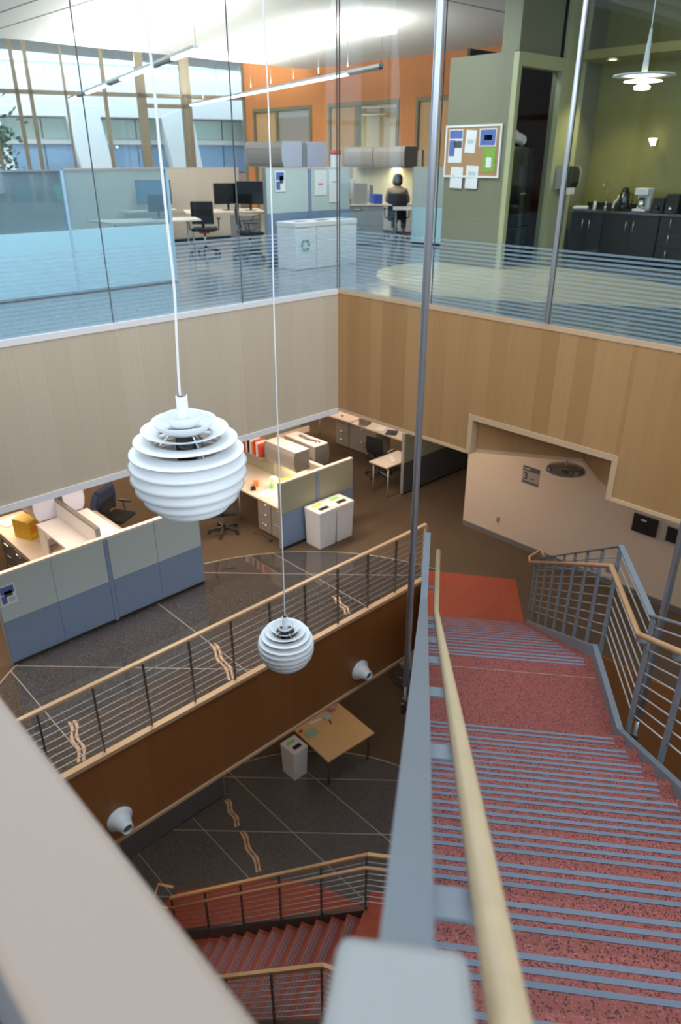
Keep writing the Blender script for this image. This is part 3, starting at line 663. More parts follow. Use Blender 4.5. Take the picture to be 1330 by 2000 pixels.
def pedestal(loc, rz, w, d, h, n, label, m='cab', cols=1, group=None, cat='cabinet', name='drawer_cabinet'):
    """front faces local -y"""
    t = thing(name, loc, label, cat, rz, group)
    MB().box(0, .02, .03, w, d, h).build('body', m, t); MB().box(.02, .04, 0, w - .02, d - .02, .03).build('plinth', 'black', t)
    cw = w / cols
    for c in range(cols):
        for i in range(n):
            z0 = .035 + (h - .04) * i / n; z1 = .035 + (h - .04) * (i + 1) / n
            dr = MB().box(c * cw + .004, 0, z0 + .003, (c + 1) * cw - .004, .019, z1 - .003).build('drawer', m, t)
            hz = z1 - .05; x0 = c * cw + cw / 2; hw = min(.09, cw * .28)
            MB().tube([(x0 - hw, 0, hz), (x0 - hw, -.022, hz), (x0 + hw, -.022, hz), (x0 + hw, 0, hz)], .009, 6).build('handle', 'chrome', dr)
    return t
def worktop(poly, z, label, m='lam', legs=(), th=.03, name='worktop', legr=.016, zf=None, cat='desk', group=None):
    t = thing(name, (poly[0][0], poly[0][1], z), label, cat, 0, group)
    MB().prism([(p[0] - poly[0][0], p[1] - poly[0][1]) for p in poly], -th, 0).build('tabletop', m, t, bevel=.004)
    for (x, y) in legs:
        lg = MB().cyl((x - poly[0][0], y - poly[0][1], -th), (x - poly[0][0], y - poly[0][1], zf - z), legr, 12).build('leg', 'steel_l', t)
    return t
def flipper(loc, rz, length, depth, h, label, m='cab', cap='cabd', top='cabtop', n=1, group=None):
    """front (rounded) faces local -y, runs along +x; back at y=depth"""
    t = thing('overhead_cabinet', loc, label, 'cabinet', rz, group)
    prof = [(depth, 0), (.05, 0), (.018, h * .15), (.004, h * .35), (0, h * .55), (.006, h * .78), (.03, h), (depth, h)]
    for i in range(n):
        a = length * i / n + .016; b = length * (i + 1) / n - .016
        MB().extr([(y + .004, z * .985 + .003) for y, z in prof], 0, a, b, False).build('body', m, t)
    MB().extr(prof, 0, 0, .014).build('end_cap', cap, t); MB().extr(prof, 0, length - .014, length).build('end_cap', cap, t)
    MB().box(.002, .035, h + .0005, length - .002, depth, h + .012).build('lid', top, t)
    return t
def office_chair(loc, rz, label, m='blackfab', arms=True, base='black', accent=None):
    """faces local -y"""
    t = thing('office_chair', loc, label, 'chair', rz)
    MB().box(-.24, -.25, .44, .24, .22, .51).build('seat', m, t, bevel=.03)
    v = MB()
    prof = [(.20, .58), (.23, .70), (.245, .85), (.225, 1.0), (.19, 1.0), (.205, .85), (.19, .70), (.16, .58)]
    v.extr([(y, z) for y, z in prof], 0, -.22, .22).build('backrest', m, t, bevel=.02)
    MB().bar((0, .12, .44), (0, .24, .66), .06, .02).build('back_bracket', base, t)
    MB().cyl((0, 0, .12), (0, 0, .44), .028, 12).build('gas_column', 'chrome', t)
    if accent: MB().box(-.10, -.12, .40, .10, .10, .439).build('tilt_unit', accent, t)
    for k in range(5):
        a = 2 * math.pi * k / 5 + .3; e = (.30 * math.cos(a), .30 * math.sin(a))
        lg = MB().bar((0, 0, .115), (*e, .075), .045, .03).build('base_leg', base, t)
        MB().cyl((e[0] - .02 * math.sin(a), e[1] + .02 * math.cos(a), .028), (e[0] + .02 * math.sin(a), e[1] - .02 * math.cos(a), .028), .028, 12).build('caster', 'black', lg)
    if arms:
        for sx in (-1, 1):
            MB().tube([(sx * .2, .02, .45), (sx * .29, .02, .47), (sx * .30, .05, .66)], .014, 8).build('arm_post', base, t)
            MB().box(sx * .30 - .035, -.12, .66, sx * .30 + .035, .14, .69).build('armrest', 'black', t, bevel=.008)
    return t
def bin_(loc, rz, label, lab=None, w=.42, d=.42, h=.76, group=None, slot=True, m='bin', tp=.02):
    t = thing('recycling_bin', loc, label, 'bin', rz, group)
    MB().hexa([(tp, tp, 0), (w - tp, tp, 0), (w - tp, d - tp, 0), (tp, d - tp, 0), (0, 0, h - .09), (w, 0, h - .09), (w, d, h - .09), (0, d, h - .09)]).build('body', m, t, bevel=.008)
    MB().box(-.006, -.006, h - .088, w + .006, d + .006, h).build('lid', m, t, bevel=.012)
    if slot: MB().box(w * .25, d * .18, h + .0005, w * .78, d * .42, h + .003).build('slot', 'black', t)
    if lab: MB().box(w * .2, d * .62, h + .0005, w * .72, d * .80, h + .003).build('label_sticker', lab, t)
    return t
def boxt(name, loc, rz, dims, m, label, cat, bevel=.003, group=None):
    t = MB().box(-dims[0] / 2, -dims[1] / 2, 0, dims[0] / 2, dims[1] / 2, dims[2]).build(name, m, None, bevel=bevel)
    t.location = loc; t.rotation_euler = (0, 0, R_(rz)); return tag(t, label, cat, group)
def monitor(loc, rz, label, w=.5, h=.32, m='screen'):
    t = thing('monitor', loc, label, 'monitor', rz)
    MB().box(-w / 2, 0, .12, w / 2, .03, .12 + h).build('casing', 'black', t, bevel=.005)
    MB().box(-w / 2 + .015, -.002, .135, w / 2 - .015, -.0005, .105 + h).build('screen', m, t)
    MB().box(-.025, .01, .01, .025, .03, .13).build('stand', 'black', t); MB().box(-.12, -.07, 0, .12, .10, .01).build('foot', 'black', t)
    return t
def paper(parent, x0, x1, z0, z1, y=-.006, m='paper', name='sheet'):
    return MB().box(x0, y - .0015, z0, x1, y, z1).build(name, m, parent)
def sheet_on(name, loc, rz, w, h, m, label, cat='paper', extra=None, group=None, tilt=0):
    """flat sheet facing local -y, lower left corner at origin"""
    t = thing(name, loc, label, cat, rz, group); t.rotation_euler = (0, R_(tilt), R_(rz))
    MB().box(0, -.002, 0, w, 0, h).build('sheet', m, t)
    for (x0, x1, z0, z1, mm) in (extra or ()): MB().box(x0 * w, -.003, z0 * h, x1 * w, -.0021, z1 * h).build('print', mm, t)
    return t
ZW = Z3 + .73
# ------------------------------------------------------------ level 3 : left cubicles
partition((2.33, 9.27, Z3), 0, 3.26, 1.49, 'long two-tone partition with pale green top and slate blue bottom facing the bridge', seams=(.79, 1.63, 2.45), posts=(1.63,))
sheet_on('poster', (2.36, 9.264, Z3 + 1.0), 0, .22, .30, 'paper', 'small blue and white poster pinned to the long two-tone partition', 'poster',
         [(.08, .92, .55, .95, 'paperblue'), (.08, .40, .08, .50, 'paperblue'), (.30, .8, .42, .7, 'fab_dark'), (.5, .9, .10, .35, 'fab_up')])
partition((4.06, 9.62, Z3), 90, 1.75, 1.50, 'narrow grey divider running back between the two white shelves', up='lamw', low='lamw', split=.5, cap='cabd')
def hutch(loc, w, d, z, label):
    t = thing('shelf_unit', loc, label, 'shelf')
    MB().box(0, 0, z - .03, w, d, z).build('shelf_board', 'lamw', t, bevel=.003)
    MB().box(0.01, .01, 0, .04, .25, z - .031).build('side_panel', 'lamw', t); MB().box(.01, d - .27, 0, .04, d - .02, z - .031).build('side_panel', 'lamw', t)
    MB().box(w - .03, .01, 0, w - .005, d - .02, z - .031).build('back_panel', 'lamw', t)
    return t
hutch((3.60, 9.50, ZW + .001), .38, 1.50, .47, 'white raised shelf left of the narrow grey divider')
t = hutch((4.09, 9.50, ZW + .001), .40, 1.50, .47, 'white raised shelf right of the narrow grey divider')
def endbin(loc, label, flip=False):
    t = thing('overhead_cabinet', loc, label, 'cabinet')
    prof = [(.36, 0), (.06, 0), (.02, .08), (0, .2), (.004, .32), (.03, .40), (.36, .40)]
    if flip: prof = [(.36 - x, z) for x, z in prof]
    MB().extr(prof, 1, .016, .70).build('body', 'cab', t); MB().extr(prof, 1, 0, .015).build('end_panel', 'cabl', t)
    x0, x1 = (.03, .36) if not flip else (0, .33)
    MB().box(x0, 0, .4005, x1, .70, .412).build('lid', 'cabtop', t)
    out = [(x - (.012 if not flip else -.012), z) for x, z in prof[1:-1]]
    MB().extr([prof[1], prof[2], prof[3], prof[4], prof[5], out[4], out[3], out[2], out[1], out[0]], 1, .0, .70).build('door', 'cab', t)
    return t
endbin((3.62, 11.04, -3.599), 'lilac-ended overhead cabinet behind the left white shelf')
endbin((4.12, 11.04, -3.599), 'lilac-ended overhead cabinet right of the narrow grey divider', True)
worktop([(3.33, 9.50), (3.97, 9.50), (3.97, 12.7), (3.33, 12.7)], ZW, 'pale laminate desk behind the long partition, beside the drawer fronts', legs=((3.97, 12.6),), zf=Z3)
worktop([(4.10, 9.50), (4.95, 9.50), (4.95, 11.9), (4.10, 11.9)], ZW, 'pale laminate desk right of the narrow grey divider', 'lam', legs=((4.9, 11.8), (4.9, 9.6)), zf=Z3)
worktop([(2.4, 12.05), (3.32, 12.05), (3.32, 12.75), (2.4, 12.75)], ZW, 'pale laminate desk return deep in the left cubicle', legs=((2.5, 12.7), (2.5, 12.1)), zf=Z3)
p = pedestal((3.31, 11.45, Z3), -90, .9, .5, .69, 2, 'dark grey drawer cabinet in two columns under the left desk, nearest the long partition', 'cabd', 2)
p = pedestal((3.31, 12.03, Z3), -90, .55, .5, .69, 3, 'dark grey drawer cabinet under the left desk, deeper in the cubicle', 'cabd', 1)
b = thing('carton', (3.66, 11.62, ZW), 'golden yellow box standing on the left cubicle desk', 'box', 20)
MB().box(-.13, -.2, 0, .13, .2, .34).build('carton_body', 'yellow', b, bevel=.004)
MB().cyl((-.05, -.201, .2), (-.05, -.206, .2), .055, 20).build('print', 'orange_p', b); MB().box(-.1, -.204, .06, .1, -.2005, .12).build('print', 'ylabel', b)
for i, (x, y, r, m_) in enumerate(((3.80, 11.02, 8, 'paper'), (3.82, 11.03, 12, 'pink'), (3.81, 11.02, 5, 'paper'))):
    boxt('book', (x, y, ZW + .001 + .028 * i), r, (.26, .19, .026), m_, ('lowest white book in the small stack beside the yellow box', 'pinkish book in the middle of the stack beside the yellow box', 'top white book of the stack beside the yellow box')[i], 'book')
boxt('paper_stack', (3.62, 12.35, ZW + .001), 12, (.35, .3, .03), 'paper', 'bright white paper stack at the back of the left desk', 'paper')
office_chair((5.15, 10.35, Z3), 200, 'black office chair peeking over the long two-tone partition')
c = office_chair((5.35, 11.75, Z3), 30, 'office chair draped with a navy jacket behind the left cubicle')
j = thing('jacket', (5.35, 11.75, Z3), 'navy jacket hanging over a chair back beside the lilac cabinet', 'jacket', 30)
MB().hexa([(-.24, .255, .55), (.24, .255, .52), (.27, .30, .50), (-.27, .31, .50), (-.23, .15, 1.03), (.23, .15, 1.03), (.22, .29, 1.04), (-.22, .29, 1.04)]).build('body', 'navy', j, bevel=.03)
MB().tube([(-.25, .24, 1.0), (-.32, .27, .8), (-.31, .3, .52)], .055, 8).build('sleeve', 'navy', j); MB().tube([(.25, .24, 1.0), (.33, .27, .8), (.31, .3, .5)], .055, 8).build('sleeve', 'navy', j)

# ------------------------------------------------------------ level 3 : middle cubicle
partition((7.30, 9.24, Z3), 0, 1.80, 1.36, 'two-panel olive and slate partition behind the pair of white recycling bins', up='fab_tan', seams=(.88,), posts=(.88,))
bin_((7.80, 8.76, Z3), 0, 'left white recycling bin with a yellow label by the middle partition', 'ylabel', w=.425, d=.42, group='recycling bins by the middle partition')
bin_((8.245, 8.76, Z3), 0, 'right white recycling bin with a green label by the middle partition', 'limeg', w=.425, d=.42, group='recycling bins by the middle partition')
partition((8.48, 9.34, Z3), 90, 2.3, 1.33, 'tan spine divider behind the pair of round-fronted overhead cabinets', up='fab_tan', low='fab_tan', split=.6)
flipper((8.02, 10.62, -3.60), -90, .92, .37, .40, 'pale-topped round-fronted overhead cabinet, left of the middle pair', group='overhead cabinets of the middle cubicle')
t = flipper((8.90, 9.68, -3.60), 90, .92, .37, .40, 'pale-topped overhead cabinet with a tangle of grey straps, right of the middle pair', group='overhead cabinets of the middle cubicle')
st_ = thing('strap', (8.65, 10.1, -3.185), 'grey strap coiled on the overhead cabinet', 'strap')
MB().tube(spline([(0, -.3, 0.01), (.06, -.22, .01), (.02, 0, .01), (.05, .25, .01), (.1, .2, .01), (.07, -.05, .01), (.12, -.28, .01), (.05, -.33, .02)]), .012, 6).build('band', 'cabd', st_)
worktop([(7.45, 9.36), (8.39, 9.36), (8.39, 11.9), (7.9, 11.9), (7.45, 10.9)], ZW, 'cluttered bright desk in the middle cubicle', legs=((7.52, 10.85), (8.3, 11.8)), zf=Z3)
pedestal((7.50, 10.22, Z3), -90, .40, .55, .69, 3, 'grey three-drawer pedestal under the middle desk, farther from the bins')
pedestal((7.50, 9.80, Z3), -90, .40, .55, .69, 2, 'grey two-drawer pedestal under the middle desk, next to the partition end')
MB_s = thing('book_shelf', (8.0, 10.75, -3.62), 'grey wall shelf holding red and white binders in the middle cubicle', 'shelf')
MB().box(0, 0, 0, .42, 1.05, .025).build('shelf_board', 'cab', MB_s); MB().box(.36, 0, -.44, .42, 1.05, -.001).build('back_panel', 'fab_tan', MB_s)
cols = ['red_p', 'paper', 'red_p', 'orange_p', 'paper', 'black', 'paper', 'red_p', 'cab', 'paper', 'paper', 'black']
names = ['red', 'white', 'red', 'orange', 'white', 'black', 'white', 'red', 'grey', 'white', 'white', 'black']
y = 10.80
for i in range(12):
    wd = .05 + .02 * ((i * 7) % 3) / 2
    boxt('binder', (8.16, y + wd / 2, -3.594), 0, (.24, wd, .27 + .02 * (i % 3)), cols[i], '%s binder, %s from the near end of the middle cubicle shelf' % (names[i], ('first', 'second', 'third', 'fourth', 'fifth', 'sixth', 'seventh', 'eighth', 'ninth', 'tenth', 'eleventh', 'twelfth')[i]), 'binder', group='binders on the middle cubicle shelf')
    y += wd + .008
office_chair((6.95, 10.6, Z3), 60, 'black office chair with red details under the lamp, by the middle desk', accent='red_p')
# clutter on the middle desk
for i, (x, yy, dx, dy, dz, m_, lb) in enumerate(((7.72, 9.75, .32, .24, .006, 'paper', 'white paper sheet at the front of the cluttered desk'), (7.72, 10.15, .36, .30, .01, 'paper', 'bright white papers in the middle of the cluttered desk'),
        (7.92, 9.95, .13, .05, .03, 'black', 'black stapler between papers on the cluttered desk'), (8.0, 10.35, .1, .1, .2, 'paper', 'tall white carton at the back of the cluttered desk'),
        (8.12, 9.98, .12, .12, .22, 'orange_p', 'orange canister under the overhead cabinet'), (7.78, 10.62, .14, .1, .09, 'orange_p', 'orange box near the far end of the cluttered desk'),
        (7.62, 10.5, .12, .09, .05, 'black', 'black telephone on the cluttered desk'), (8.15, 9.72, .1, .08, .12, 'red_p', 'red mug near the partition on the cluttered desk'), (8.2, 10.2, .05, .3, .17, 'yellow', 'yellow folder leaning at the back of the cluttered desk'))):
    boxt(['paper_sheet', 'paper_stack', 'stapler', 'carton', 'canister', 'small_box', 'telephone', 'mug', 'folder'][i], (x, yy, ZW + .001), 10 * i, (dx, dy, dz), m_, lb, 'desk item', bevel=.002)
fig = thing('toy_figure', (7.90, 10.28, ZW + .001), 'small lime green figure on the cluttered desk', 'toy')
MB().ball((0, 0, .10), .035).build('head', 'limeg', fig); MB().cyl((0, 0, 0), (0, 0, .08), .03, 10, r1=.02).build('body', 'limeg', fig)
mo = thing('computer_mouse', (7.36, 9.68, Z3), 'dark mouse with trailing cord on the carpet by the pedestals', 'mouse')
MB().ball((0, 0, .022), .05, sq=(1, .65, .4)).build('body', 'black', mo); MB().tube(spline([(0, .04, .01), (.04, .3, .01), (-.03, .5, .008)]), .004, 6).build('cord', 'black', mo)
partition((8.55, 11.75, Z3), 0, 1.4, 1.42, 'cream-topped back partition behind the strapped overhead cabinet', up='fab_tan', low='fab_dark', cap='lam')
boxt('tray', (9.25, 11.2, Z3 + 1.25), 0, (.9, .05, .12), 'lam', 'wooden ledge strip in front of the cream-topped back partition', 'shelf')
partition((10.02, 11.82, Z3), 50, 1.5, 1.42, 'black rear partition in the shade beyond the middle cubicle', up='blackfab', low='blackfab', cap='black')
# ------------------------------------------------------------ level 3 : far desks
worktop([(11.76, 12.05), (12.35, 12.05), (12.35, 13.35), (11.70, 13.35)], ZW + .02, 'pale corner desk end at the far fascia corner', legs=((11.85, 13.25),), zf=Z3)
worktop([(11.78, 9.50), (12.40, 9.50), (12.40, 12.04), (11.78, 12.04)], ZW, 'long pale desk along the right with papers and a keyboard', legs=((12.3, 9.6), (12.3, 11.9)), zf=Z3)
pedestal((11.83, 12.62, Z3), -90, .46, .5, .69, 3, 'far grey pedestal with three small drawers under the corner desk')
pedestal((11.83, 12.12, Z3), -90, .92, .5, .69, 2, 'wide grey two-drawer file cabinet under the long far desk')
worktop([(10.33, 9.46), (11.25, 9.46), (11.25, 9.98), (10.33, 9.98)], ZW, 'small pale return table with a chrome-footed leg pair beside the olive partition', legs=((10.42, 9.93), (10.42, 9.50)), zf=Z3)
office_chair((11.15, 10.45, Z3), 100, 'black office chair between the far desk and the return table')
partition((10.76, 9.36, Z3), 0, 2.3, 1.41, 'olive-topped dark partition beside the far return table', up='fab_tan', low='fab_dark', seams=(1.15,), posts=())
partition((13.09, 9.30, Z3), -90, 1.9, 1.41, 'dark grey partition turning behind the olive-topped one', up='fab_tan', low='fab_dark', seams=(.95,))
for i, (x, yy, d_, m_, lb) in enumerate(((12.1, 13.0, (.3, .22, .015), 'paper', 'silver laptop on the far corner desk'), (11.95, 12.5, (.05, .04, .02), 'black', 'small dark object on the far corner desk'),
        (12.0, 11.75, (.28, .2, .16), 'cab', 'grey desk phone rack on the long far desk'), (11.98, 11.2, (.3, .22, .01), 'paper', 'white papers on the long far desk'), (11.98, 10.85, (.3, .26, .02), 'navy', 'dark blue folder on the long far desk behind the chair'),
        (12.25, 10.5, (.3, .2, .02), 'black', 'black tray on the long far desk'), (12.2, 10.1, (.22, .28, .012), 'paper', 'paper sheet at the near end of the long far desk'), (10.75, 9.7, (.34, .10, .02), 'lamw', 'white keyboard on the return table'))):
    boxt(['laptop', 'small_box', 'phone_rack', 'paper_stack', 'folder', 'desk_tray', 'paper_sheet', 'keyboard'][i], (x, yy, (ZW + .021 if i < 2 else ZW + .001)), 8 * i, d_, m_, lb, 'desk item', bevel=.002)
# wall items
sg = thing('floor_sign', (10.597, 6.395, -3.49), 'grey level sign with a large 3 on the cream wall', 'sign', -90)
MB().box(0, -.004, 0, .34, .0, .33).build('plate', mat('sign_grey', (.30, .27, .26), .5), sg)
MB().box(0.0, -.006, .24, .34, -.0041, .33).build('header_band', 'fab_dark', sg); MB().box(0.0, -.006, 0, .34, -.0041, .045).build('footer_band', 'fab_dark', sg)
txt('3', .2, 'black', sg, (.02, -.008, .075), (R_(90), 0, 0))
txt('FLOOR', .036, 'paper', sg, (.03, -.008, .27), (R_(90), 0, 0)); txt('LEVEL', .03, 'black', sg, (.17, -.008, .10), (R_(90), 0, 0))
ol = thing('wall_outlet', (10.598, 6.84, -4.47), 'small outlet plate low on the cream wall', 'outlet', -90)
MB().box(0, -.006, 0, .075, 0, .12).build('plate', 'steel_l', ol); MB().box(.02, -.009, .02, .055, -.006, .10).build('socket', 'base', ol)
for yy, lb in ((4.27, 'black framed panel on the cream wall under the right fascia'), (3.74, 'grey framed picture on the cream wall at the right edge')):
    f = thing('picture_frame', (10.598, yy, -3.66), lb, 'picture', -90)
    MB().box(0, -.04, 0, .40, 0, .31).build('frame', 'black' if yy > 4 else 'steel_l', f, bevel=.006); MB().box(.03, -.043, .03, .37, -.0405, .28).build('picture_sheet', 'black', f)
    if yy > 4: MB().ball((.18, -.05, .24), .035, sq=(1.5, .3, .6)).build('pale_oval', 'steel_l', f)  # flattened pale oval in front of the black sheet
lp = thing('glass_pendant', (9.35, 4.92, -2.40), 'oval smoky pendant shade hanging below the wooden notch', 'pendant lamp')
MB().lathe([(.02, .03), (.14, .02), (.26, -.01), (.30, -.05), (.26, -.06), (.13, -.07)], n=40).build('outer_shade', 'smoke', lp)
MB().lathe([(.05, -.02), (.12, -.04), (.15, -.09), (.10, -.10)], n=32).build('inner_shade', 'smoke', lp)
MB().cyl((0, 0, .02), (0, 0, .28), .018, 12).build('stem', 'lamp', lp); MB().cyl((0, 0, .28), (0, 0, .565), .004, 6).build('cord', 'lamp', lp)
MB().cyl((0, 0, -.14), (0, 0, -.08), .06, 16).build('lamp_holder', 'base', lp)
# ------------------------------------------------------------ level 2
Z2W = Z2 + .74
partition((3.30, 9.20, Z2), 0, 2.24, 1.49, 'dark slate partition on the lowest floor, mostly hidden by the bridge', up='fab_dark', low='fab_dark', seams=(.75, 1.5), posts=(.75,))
tb = thing('table', (0, 0, 0), 'square maple table with slim dark legs on the lowest floor', 'table')
TP = [(7.17, 7.90), (8.42, 7.83), (8.50, 9.02), (7.26, 9.08)]
MB().prism(TP, Z2W - .03, Z2W).build('tabletop', 'tablewood', tb, bevel=.004)
for x, yy in ((7.25, 7.98), (8.33, 7.92), (8.40, 8.93), (7.34, 8.99)): MB().cyl((x, yy, Z2 + .006), (x, yy, Z2W - .03), .022, 12).build('leg', 'steel_d', tb)
bin_((6.78, 8.50, Z2 + .005), 0, 'white recycling bin with a green label beside the maple table', 'limeg', w=.37, d=.42)
mt = MB().prism([(-.09 + (.03 if i in (0, 3) else 0), 0) for i in range(0)] or [(-.13, -.09), (.09, -.10), (.14, -.06), (.13, .08), (-.06, .10), (-.14, .05)], 0, .025).build('pouch', 'mint', None, bevel=.008)
mt.location = (7.45, 8.72, Z2W + .001); tag(mt, 'mint green pouch on the maple table', 'pouch')
bg_ = MB().ball((0, 0, .08), .12, sq=(1.1, .8, .66)).ball((.1, .05, .12), .08).build('plastic_bag', 'pink', None); bg_.location = (8.25, 8.95, Z2W + .002); tag(bg_, 'pink and white plastic bag at the far edge of the maple table', 'bag')
boxt('bowl_cloth', (8.02, 8.86, Z2W + .001), 15, (.2, .18, .03), 'fab_up', 'pale blue cloth beside the pink bag', 'cloth')
boxt('marker', (7.97, 8.72, Z2W + .001), 70, (.17, .025, .02), 'black', 'black marker lying on the maple table', 'pen')
boxt('small_ball', (7.32, 8.90, Z2W + .001), 30, (.08, .07, .04), 'red_p', 'small orange-red item at the corner of the maple table', 'desk item', bevel=.012)
boxt('paper_strip', (7.75, 8.93, Z2W + .001), -10, (.3, .06, .01), 'paper', 'white paper strip half hidden at the far table edge', 'paper')
pedestal((10.55, 9.2, Z2), -90, .5, .5, .7, 2, 'grey cabinet seen under the bridge by the hanger rod end', 'cabd')
# lower staircase
dirx, diry = -.428, .904; nx, ny = -.904, -.428
B0 = (4.60, 4.33); ZL = -7.27
def V2(t, l, z): return (B0[0] + dirx * t + nx * l, B0[1] + diry * t + ny * l, z)
ls = thing('staircase', (0, 0, 0), 'shadowed dark red lower staircase seen between two railings at the bottom', 'staircase')
G = 3.24 / 14; RS = (ZL - Z2) / 14
for k in range(1, 14):
    s0 = G * (k - 1); s1 = G * k + .03; z = ZL - RS * k
    o = MB().hexa([V2(s0, .03, z - RS), V2(s0, 1.47, z - RS), V2(s1 - .05, 1.47, z - RS), V2(s1 - .05, .03, z - RS), V2(s0, .03, z), V2(s0, 1.47, z), V2(s1, 1.47, z), V2(s1, .03, z)]).build('tread', 'redpolish', ls)
    for j in range(3):
        a = s1 - .035 - j * .04
        MB().hexa([V2(a - .014, .1, z), V2(a - .014, 1.4, z), V2(a, 1.4, z), V2(a, .1, z), V2(a - .014, .1, z + .003), V2(a - .014, 1.4, z + .003), V2(a, 1.4, z + .003), V2(a, .1, z + .003)]).build('grip_strip', 'strip', o)
MB().hexa([V2(-1.5, -.3, ZL - .2), V2(-1.5, 1.47, ZL - .2), V2(.03, 1.47, ZL - .2), V2(.03, -.3, ZL - .2), V2(-1.5, -.3, ZL), V2(-1.5, 1.47, ZL), V2(.03, 1.47, ZL), V2(.03, -.3, ZL)]).build('landing', 'redpolish', ls)
for l0 in (-.04, 1.475):
    MB().hexa([V2(0, l0, ZL - .36), V2(0, l0 + .06, ZL - .36), V2(3.3, l0 + .06, Z2 + .02), V2(3.3, l0, Z2 + .02), V2(0, l0, ZL + .02), V2(0, l0 + .06, ZL + .02), V2(3.3, l0 + .06, Z2 + .22), V2(3.3, l0, Z2 + .22)]).build('stringer', 'steel_d', ls)
def guard2(l, label, hl, sd):
    t = thing('lower_railing', (0, 0, 0), label, 'railing')
    P = [(-1.2, ZL), (0.0, ZL), (3.23, Z2 + .03)]
    bend = (-.6, .35) if hl < l + 1 and sd > 0 else (0, 0)
    def Q(s, ll, z):
        if s < 0 and sd > 0: p = V2(0, ll, z); return (p[0] + .62 * (-s), p[1] - .78 * (-s), z)
        return V2(s, ll, z)
    for (a, za), (b, zb) in zip(P, P[1:]): MB().bar(Q(a, l, za + 1.07), Q(b, l, zb + 1.07), .05, .03).build('top_rail', 'wood_rail2', t)
    for s in ([-1.1, -.55] + [.02 + .64 * i for i in range(6)]):
        za = ZL if s < 0 else ZL - s / 3.23 * (ZL - Z2)
        MB().bar(Q(s, l, za + .03), Q(s, l, za + 1.05), .045, .014, up=(dirx, diry, 0)).build('post', 'steel_d', t)
    for j in range(8): MB().tube([Q(a, l, za + .16 + j * .11) for a, za in P], .0075, 6).build('rail', 'steel_l', t)
    MB().tube([Q(a, hl, za + .92) for a, za in P], .022, 10).build('handrail', 'wood_rail2', t)
    e = P[-1]
    if sd > 0: MB().tube([V2(3.23, hl, Z2 + .95), V2(3.62, hl, Z2 + .80), V2(3.66, hl - .26, Z2 + .80), V2(3.62, hl - .3, Z2 + .95), V2(3.35, hl - .32, Z2 + .98)], .022, 10).build('handrail_return', 'wood_rail2', t)
    return t
guard2(0.0, 'lower railing with amber top rail in front of the red floor wedge', .08, 1)
guard2(1.5, 'lower railing crossing the bottom centre in front of the dark treads', 1.42, -1)

# ------------------------------------------------------------ level 4 (upper office behind the glass)
# green block and alcove with the refrigerator
gb = struct('wall_green', MB().box(11.2, 7.80, 0, 11.28, 9.08, 3.28).box(11.2, 7.72, 3.28, 11.30, 8.05, 4.3), 'green')
MB().box(11.28, 7.80, 3.08, 12.62, 7.90, 4.3).box(12.52, 7.80, 0, 13.95, 7.90, 4.3).build('wall_face', 'green', gb)
MB().box(11.19, 7.70, 0, 11.29, 7.799, 3.27).box(11.29, 7.70, 3.08, 12.62, 7.799, 3.27).box(12.50, 7.70, 0, 12.62, 7.799, 3.08).build('opening_frame', 'green_l', gb)
MB().box(12.63, 7.74, 0, 13.30, 7.799, 4.3).build('pale_return', 'green_l', gb)
MB().box(11.29, 8.75, 0, 13.9, 8.80, 3.4).box(11.285, 7.91, 0, 11.30, 8.75, 3.2).build('alcove_lining', 'kcab', gb)
struct('wall_kitchen', MB().box(13.96, -6, 0, 14.1, 7.9, 4.3), 'kyel')
struct('trim_9', MB().box(12.9, -6, 3.27, 13.95, 7.69, 3.4), 'kyel')
fr = thing('refrigerator', (11.42, 8.0, .002), 'glossy black refrigerator in the alcove of the green wall', 'refrigerator')
MB().box(0, .06, 0, .98, .72, 1.95).build('body', 'fridge', fr, bevel=.01)
MB().box(0, 0, .62, .98, .055, 1.94).build('upper_door', 'fridge', fr, bevel=.008); MB().box(0, 0, .04, .98, .055, .61).build('freezer_door', 'fridge', fr, bevel=.008)
MB().tube([(.06, -.0, .75), (.06, -.05, .8), (.06, -.05, 1.6), (.06, 0, 1.65)], .014, 8).build('handle', 'steel_d', fr)
MB().box(.62, -.003, 1.18, .80, -.0005, 1.20).build('badge', 'chrome', fr)
bl = MB().ball((0, 0, .09), .13, sq=(1.2, .8, .7)).ball((.16, .02, .06), .09).ball((-.1, 0, .14), .08).build('plastic_bag', 'paper', None); bl.location = (12.0, 8.14, 1.99); tag(bl, 'white crumpled bag on top of the black refrigerator', 'bag')
boxt('carton', (11.6, 8.4, 1.955), 10, (.18, .2, .22), 'paper', 'pale carton on top of the black refrigerator', 'box')
# cork board
cb = thing('cork_board', (11.195, 9.04, 1.49), 'framed cork board with pinned sheets on the green wall', 'notice board', -90)
MB().box(0, -.02, 0, 1.12, 0, .75).build('board', 'cork', cb)
MB().box(-.03, -.03, -.03, 1.15, -.001, 0).box(-.03, -.03, .75, 1.15, -.001, .78).box(-.03, -.03, 0, 0, -.001, .75).box(1.12, -.03, 0, 1.15, -.001, .75).build('frame', 'white', cb)
def pin(u, z, w_, h_, m, label, extra=None, tilt=0): sheet_on('notice', (11.172, 9.04 - u, 1.49 + z), -90, w_, h_, m, label, 'notice', extra, group='notices on the cork board', tilt=tilt)
pin(.05, .20, .30, .52, 'paper', 'tall blue poster at the left of the cork board', [(.04, .96, .72, .97, 'paperblue'), (.04, .45, .2, .68, 'paperblue'), (.4, .96, .45, .66, 'fab_dark'), (.5, .96, .18, .42, 'paper')])
pin(.40, .36, .22, .35, 'paper', 'plain white sheet between the two blue posters', [(.2, .8, .4, .6, 'fab_up')], tilt=4)
pin(.70, .45, .35, .27, 'paper', 'blue landscape notice at the top right of the cork board', [(.05, .95, .06, .94, 'paperblue'), (.3, .75, .35, .65, 'fab_up')])
